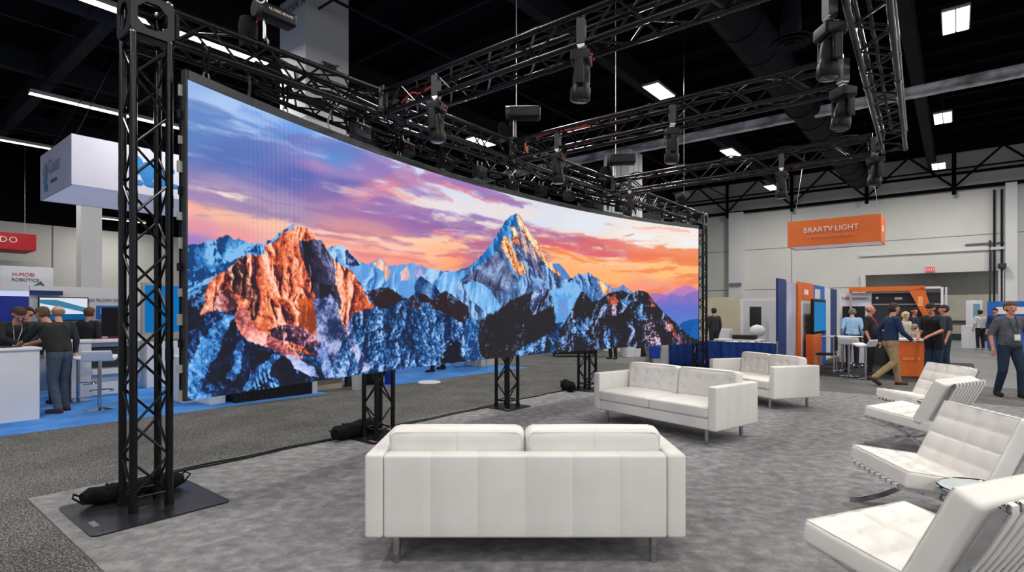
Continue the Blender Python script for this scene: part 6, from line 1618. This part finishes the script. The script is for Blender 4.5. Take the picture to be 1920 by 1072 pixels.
# orange and black booth
TK = 18.6
ky = lambda px: S_at(px, TK)
zk = lambda px, py: zat(px, py, (BN + BU * TK + BV * ky(px))[1])
def vpart(name, parent, px0, px1, py0, py1, m, d0=0., d1=.08):
    a, b = sorted((ky(px0), ky(px1))); z0, z1 = sorted((zk((px0 + px1) / 2, py0), zk((px0 + px1) / 2, py1)))
    return boothbox(MB(), TK + d0, TK + d1, a, b, max(0.012, z0), z1)
def vbuild(name, parent, *a, **k):
    mb = vpart(name, parent, *a, **k); o = mb.build(name, a[4], None, False)
    o.parent = parent; o.matrix_parent_inverse = local(parent).inverted(); return o
o = bt('booth_structure', 'white column wall of the orange booth with a black screen', 'exhibition wall', TK, ky(1606)); 
vbuild('wall_panel', o, 1574, 1634, 549, 780, M['white']); vbuild('black_screen', o, 1580, 1622, 574, 640, M['black'], d0=-.04, d1=0.)
t_ = text('lettering', 'NBT', .14, face_v(TK - .02, ky(1588), zk(1588, 559)), M['rprint']); t_.parent = o; t_.matrix_parent_inverse = local(o).inverted()
t_ = text('lettering', 'Databeam', .13, face_v(TK - .02, ky(1608), zk(1608, 559)), M['print']); t_.parent = o; t_.matrix_parent_inverse = local(o).inverted()
o = bt('booth_structure', 'black back wall with small logos framed by white uprights in the orange booth', 'exhibition wall', TK, ky(1700))
vbuild('back_wall', o, 1626, 1764, 549, 780, M['dark'], d0=.1, d1=.2); vbuild('light_strip', o, 1630, 1764, 569, 571.5, M['silver'], d0=.08, d1=.1); vbuild('frame_upright', o, 1764, 1769, 538, 780, M['white'], d0=-.05, d1=.2); vbuild('outer_upright', o, 1772, 1776, 538, 780, M['fabricw'], d0=.0, d1=.2); vbuild('frame_top', o, 1732, 1764, 537, 541, M['white'], d0=-.05, d1=.2)
for px, py, wd, lab in ((1644, 558, 5, 'round_logo'), (1684, 559, 14, 'wide_logo')): vbuild(lab, o, px - wd / 2, px + wd / 2, py - 2, py + 2.4, M['wprint'], d0=.09, d1=.1)
o = bt('booth_arch', 'orange beam with slanted orange leg across the black booth wall', 'arch', TK, ky(1700)); vbuild('cross_beam', o, 1594, 1735, 537.5, 546, M['orange'], d0=-.25, d1=-.05)
vb = [(1706, 546), (1733, 538), (1750, 590), (1731, 592)]; mb = MB()
ps = [(ky(x), zk(x, y)) for x, y in vb]; vs = [B(TK + d, s, z) for d in (-.25, -.05) for s, z in ps]
mb.add(vs, [(0, 1, 2, 3), (4, 7, 6, 5), (0, 4, 5, 1), (1, 5, 6, 2), (2, 6, 7, 3), (3, 7, 4, 0)]); l_ = mb.build('slanted_leg', M['orange'], o, False); l_.parent = o; l_.matrix_parent_inverse = local(o).inverted()
vbuild('leg_emblem', o, 1722, 1731, 556, 574, mat('pale_orange_emblem', (240, 170, 120), .6), d0=-.262, d1=-.25)
vbuild('support_post', o, 1595, 1599, 546, 780, M['silver'], d0=-.2, d1=-.1)
# counter
cp = GY(1706, 705, .012); o = thing('demo_counter', 'orange tapered counter with white top among the booth staff', 'counter', cp, -.25); wt = .64
mb = MB(); mb.add([(-.18, 0, 0), (.29, 0, 0), (.29, .42, 0), (-.18, .42, 0), (-.32, 0, .86), (.32, 0, .86), (.32, .5, .86), (-.32, .5, .86)], [(0, 3, 2, 1), (4, 5, 6, 7), (0, 1, 5, 4), (2, 3, 7, 6), (1, 2, 6, 5), (0, 4, 7, 3)]); mb.build('body', M['orange'], o, False)
bbox_part('counter_top', o, M['white'], -.35, .35, -.03, .53, .86, .92, .012); bbox_part('kick_base', o, M['black'], -.36, -.2, .05, .5, 0, .84); text('lettering', 'BRARTV', .10, Matrix.Translation((.03, -.012, .42)) @ Matrix.Rotation(PI / 2, 4, 'X'), mat('pale_print', (244, 180, 130), .6), o, .004)
# bar tables and stools
def bar_table(label, p, h=1.0):
    o = thing('bar_table', label, 'bar table', p, .5)
    MB().lathe([(0, 0), (.23, 0), (.24, .012), (.05, .04), (0, .04)], 24).build('foot', M['mirror'], o); MB().tube((0, 0, .03), (0, 0, h), .03, 12).build('pole', M['mirror'], o); MB().rbox((.74, .7, .03), .012, (4, 4, 1), M=Matrix.Translation((0, 0, h))).build('table_top', M['white'], o)
bar_stool('white bar stool with curved seat by the bald person at the orange booth', G(1592, 13.5, .012), .80, -.6)
bar_stool('white bar stool between the bald person and the striding man', G(1623, 12.95, .012), .78, .5)
bar_table('white bar table in the dark booth beside the row of tall panels', G(1580, 14.7, .012), .92)
o = thing('folding_chair', 'black chair with grey frame at the dark end of the orange booth', 'chair', G(1549, 14.6, .012), .9); bbox_part('seat', o, M['black'], -.22, .22, -.22, .22, .44, .49, .02); bbox_part('backrest', o, M['black'], -.22, .22, -.24, -.19, .55, .95, .02)
for x in (-.21, .21):
    for y in (-.21, .21): MB().tube((x, y, 0), (x, y, .95 if y < 0 else .44), .014, 8).build('leg', M['silver'], o)
# far right aisle
o = thing('display_wall', 'bright blue exhibition panel behind the grey polo person', 'exhibition wall', G(1851, 24.0), ROT - PI / 2 - .2); bbox_part('panel', o, M['blue'], 0, 3.2, 0, .08, 0, zat(1880, 565, 24)); bbox_part('white_text_block', o, M['wprint'], .3, 1.2, -.01, 0, 1.5, 1.8)
o = thing('display_stand', 'white display pillar with teal screen beside the white tee person', 'display', G(1833, 24.6), .1); bbox_part('pillar', o, M['white'], -.28, .25, 0, .3, 0, 2.1, .01); bbox_part('screen', o, mat('teal_picture', (120, 160, 176), .5), -.22, .1, -.02, 0, 1.35, 1.95)
o = thing('counter', 'low white counter beside the white tee person', 'counter', G(1826, 23.8), .1); bbox_part('block', o, M['white'], -.2, .3, 0, .4, 0, 1.0, .01)
# wall fixtures high on the right wall
o = bt('wall_bracket', 'grey pipe bracket high on the right wall above the freight door', 'bracket', TW - .05, S_at(1835, TW)); MB().tube((0, -.9, 4.86), (0, .5, 4.86), .05, 8).tube((0, -.9, 4.86), (0, -1.3, 4.4), .04, 8).build('pipe', M['print'], o)
o = bt('flood_lamp', 'small dark flood lamp on the right wall near the pipes', 'lamp', TW - .75, S_at(1877, TW)); MB().rbox((.3, .3, .24), .04, (2, 2, 2), M=Matrix.Translation((0, 0, zat(1877, 500, 26)))).build('case', M['dark'], o); MB().tube((0, 0, zat(1877, 500, 26)), (.7, 0, zat(1877, 500, 26) + .2), .03, 8).build('arm', M['dark'], o)

# ---------------------------------------------------------------- light, camera
w = bpy.data.worlds.new('hall_ambience'); SC.world = w; w.use_nodes = True
w.node_tree.nodes['Background'].inputs[0].default_value = (.80, .86, 1., 1); w.node_tree.nodes['Background'].inputs[1].default_value = .60
cam = bpy.data.cameras.new('camera'); co_ = bpy.data.objects.new('camera', cam); COL.objects.link(co_)
co_.location = (0, 0, EYE); co_.rotation_euler = (PI / 2, 0, 0)
cam.sensor_fit = 'HORIZONTAL'; cam.sensor_width = 36; cam.lens = FPX / 1920 * 36; cam.shift_y = (HPY - 536) / 1920; cam.clip_end = 200; cam.clip_start = .05
SC.camera = co_
SC.view_settings.view_transform = 'Standard'; SC.view_settings.look = 'None'; SC.view_settings.exposure = 0.; SC.view_settings.gamma = 1; SC.view_settings.use_curve_mapping = False
SC.cycles.max_bounces = 6; SC.cycles.diffuse_bounces = 3; SC.cycles.glossy_bounces = 3; SC.cycles.sample_clamp_indirect = 4
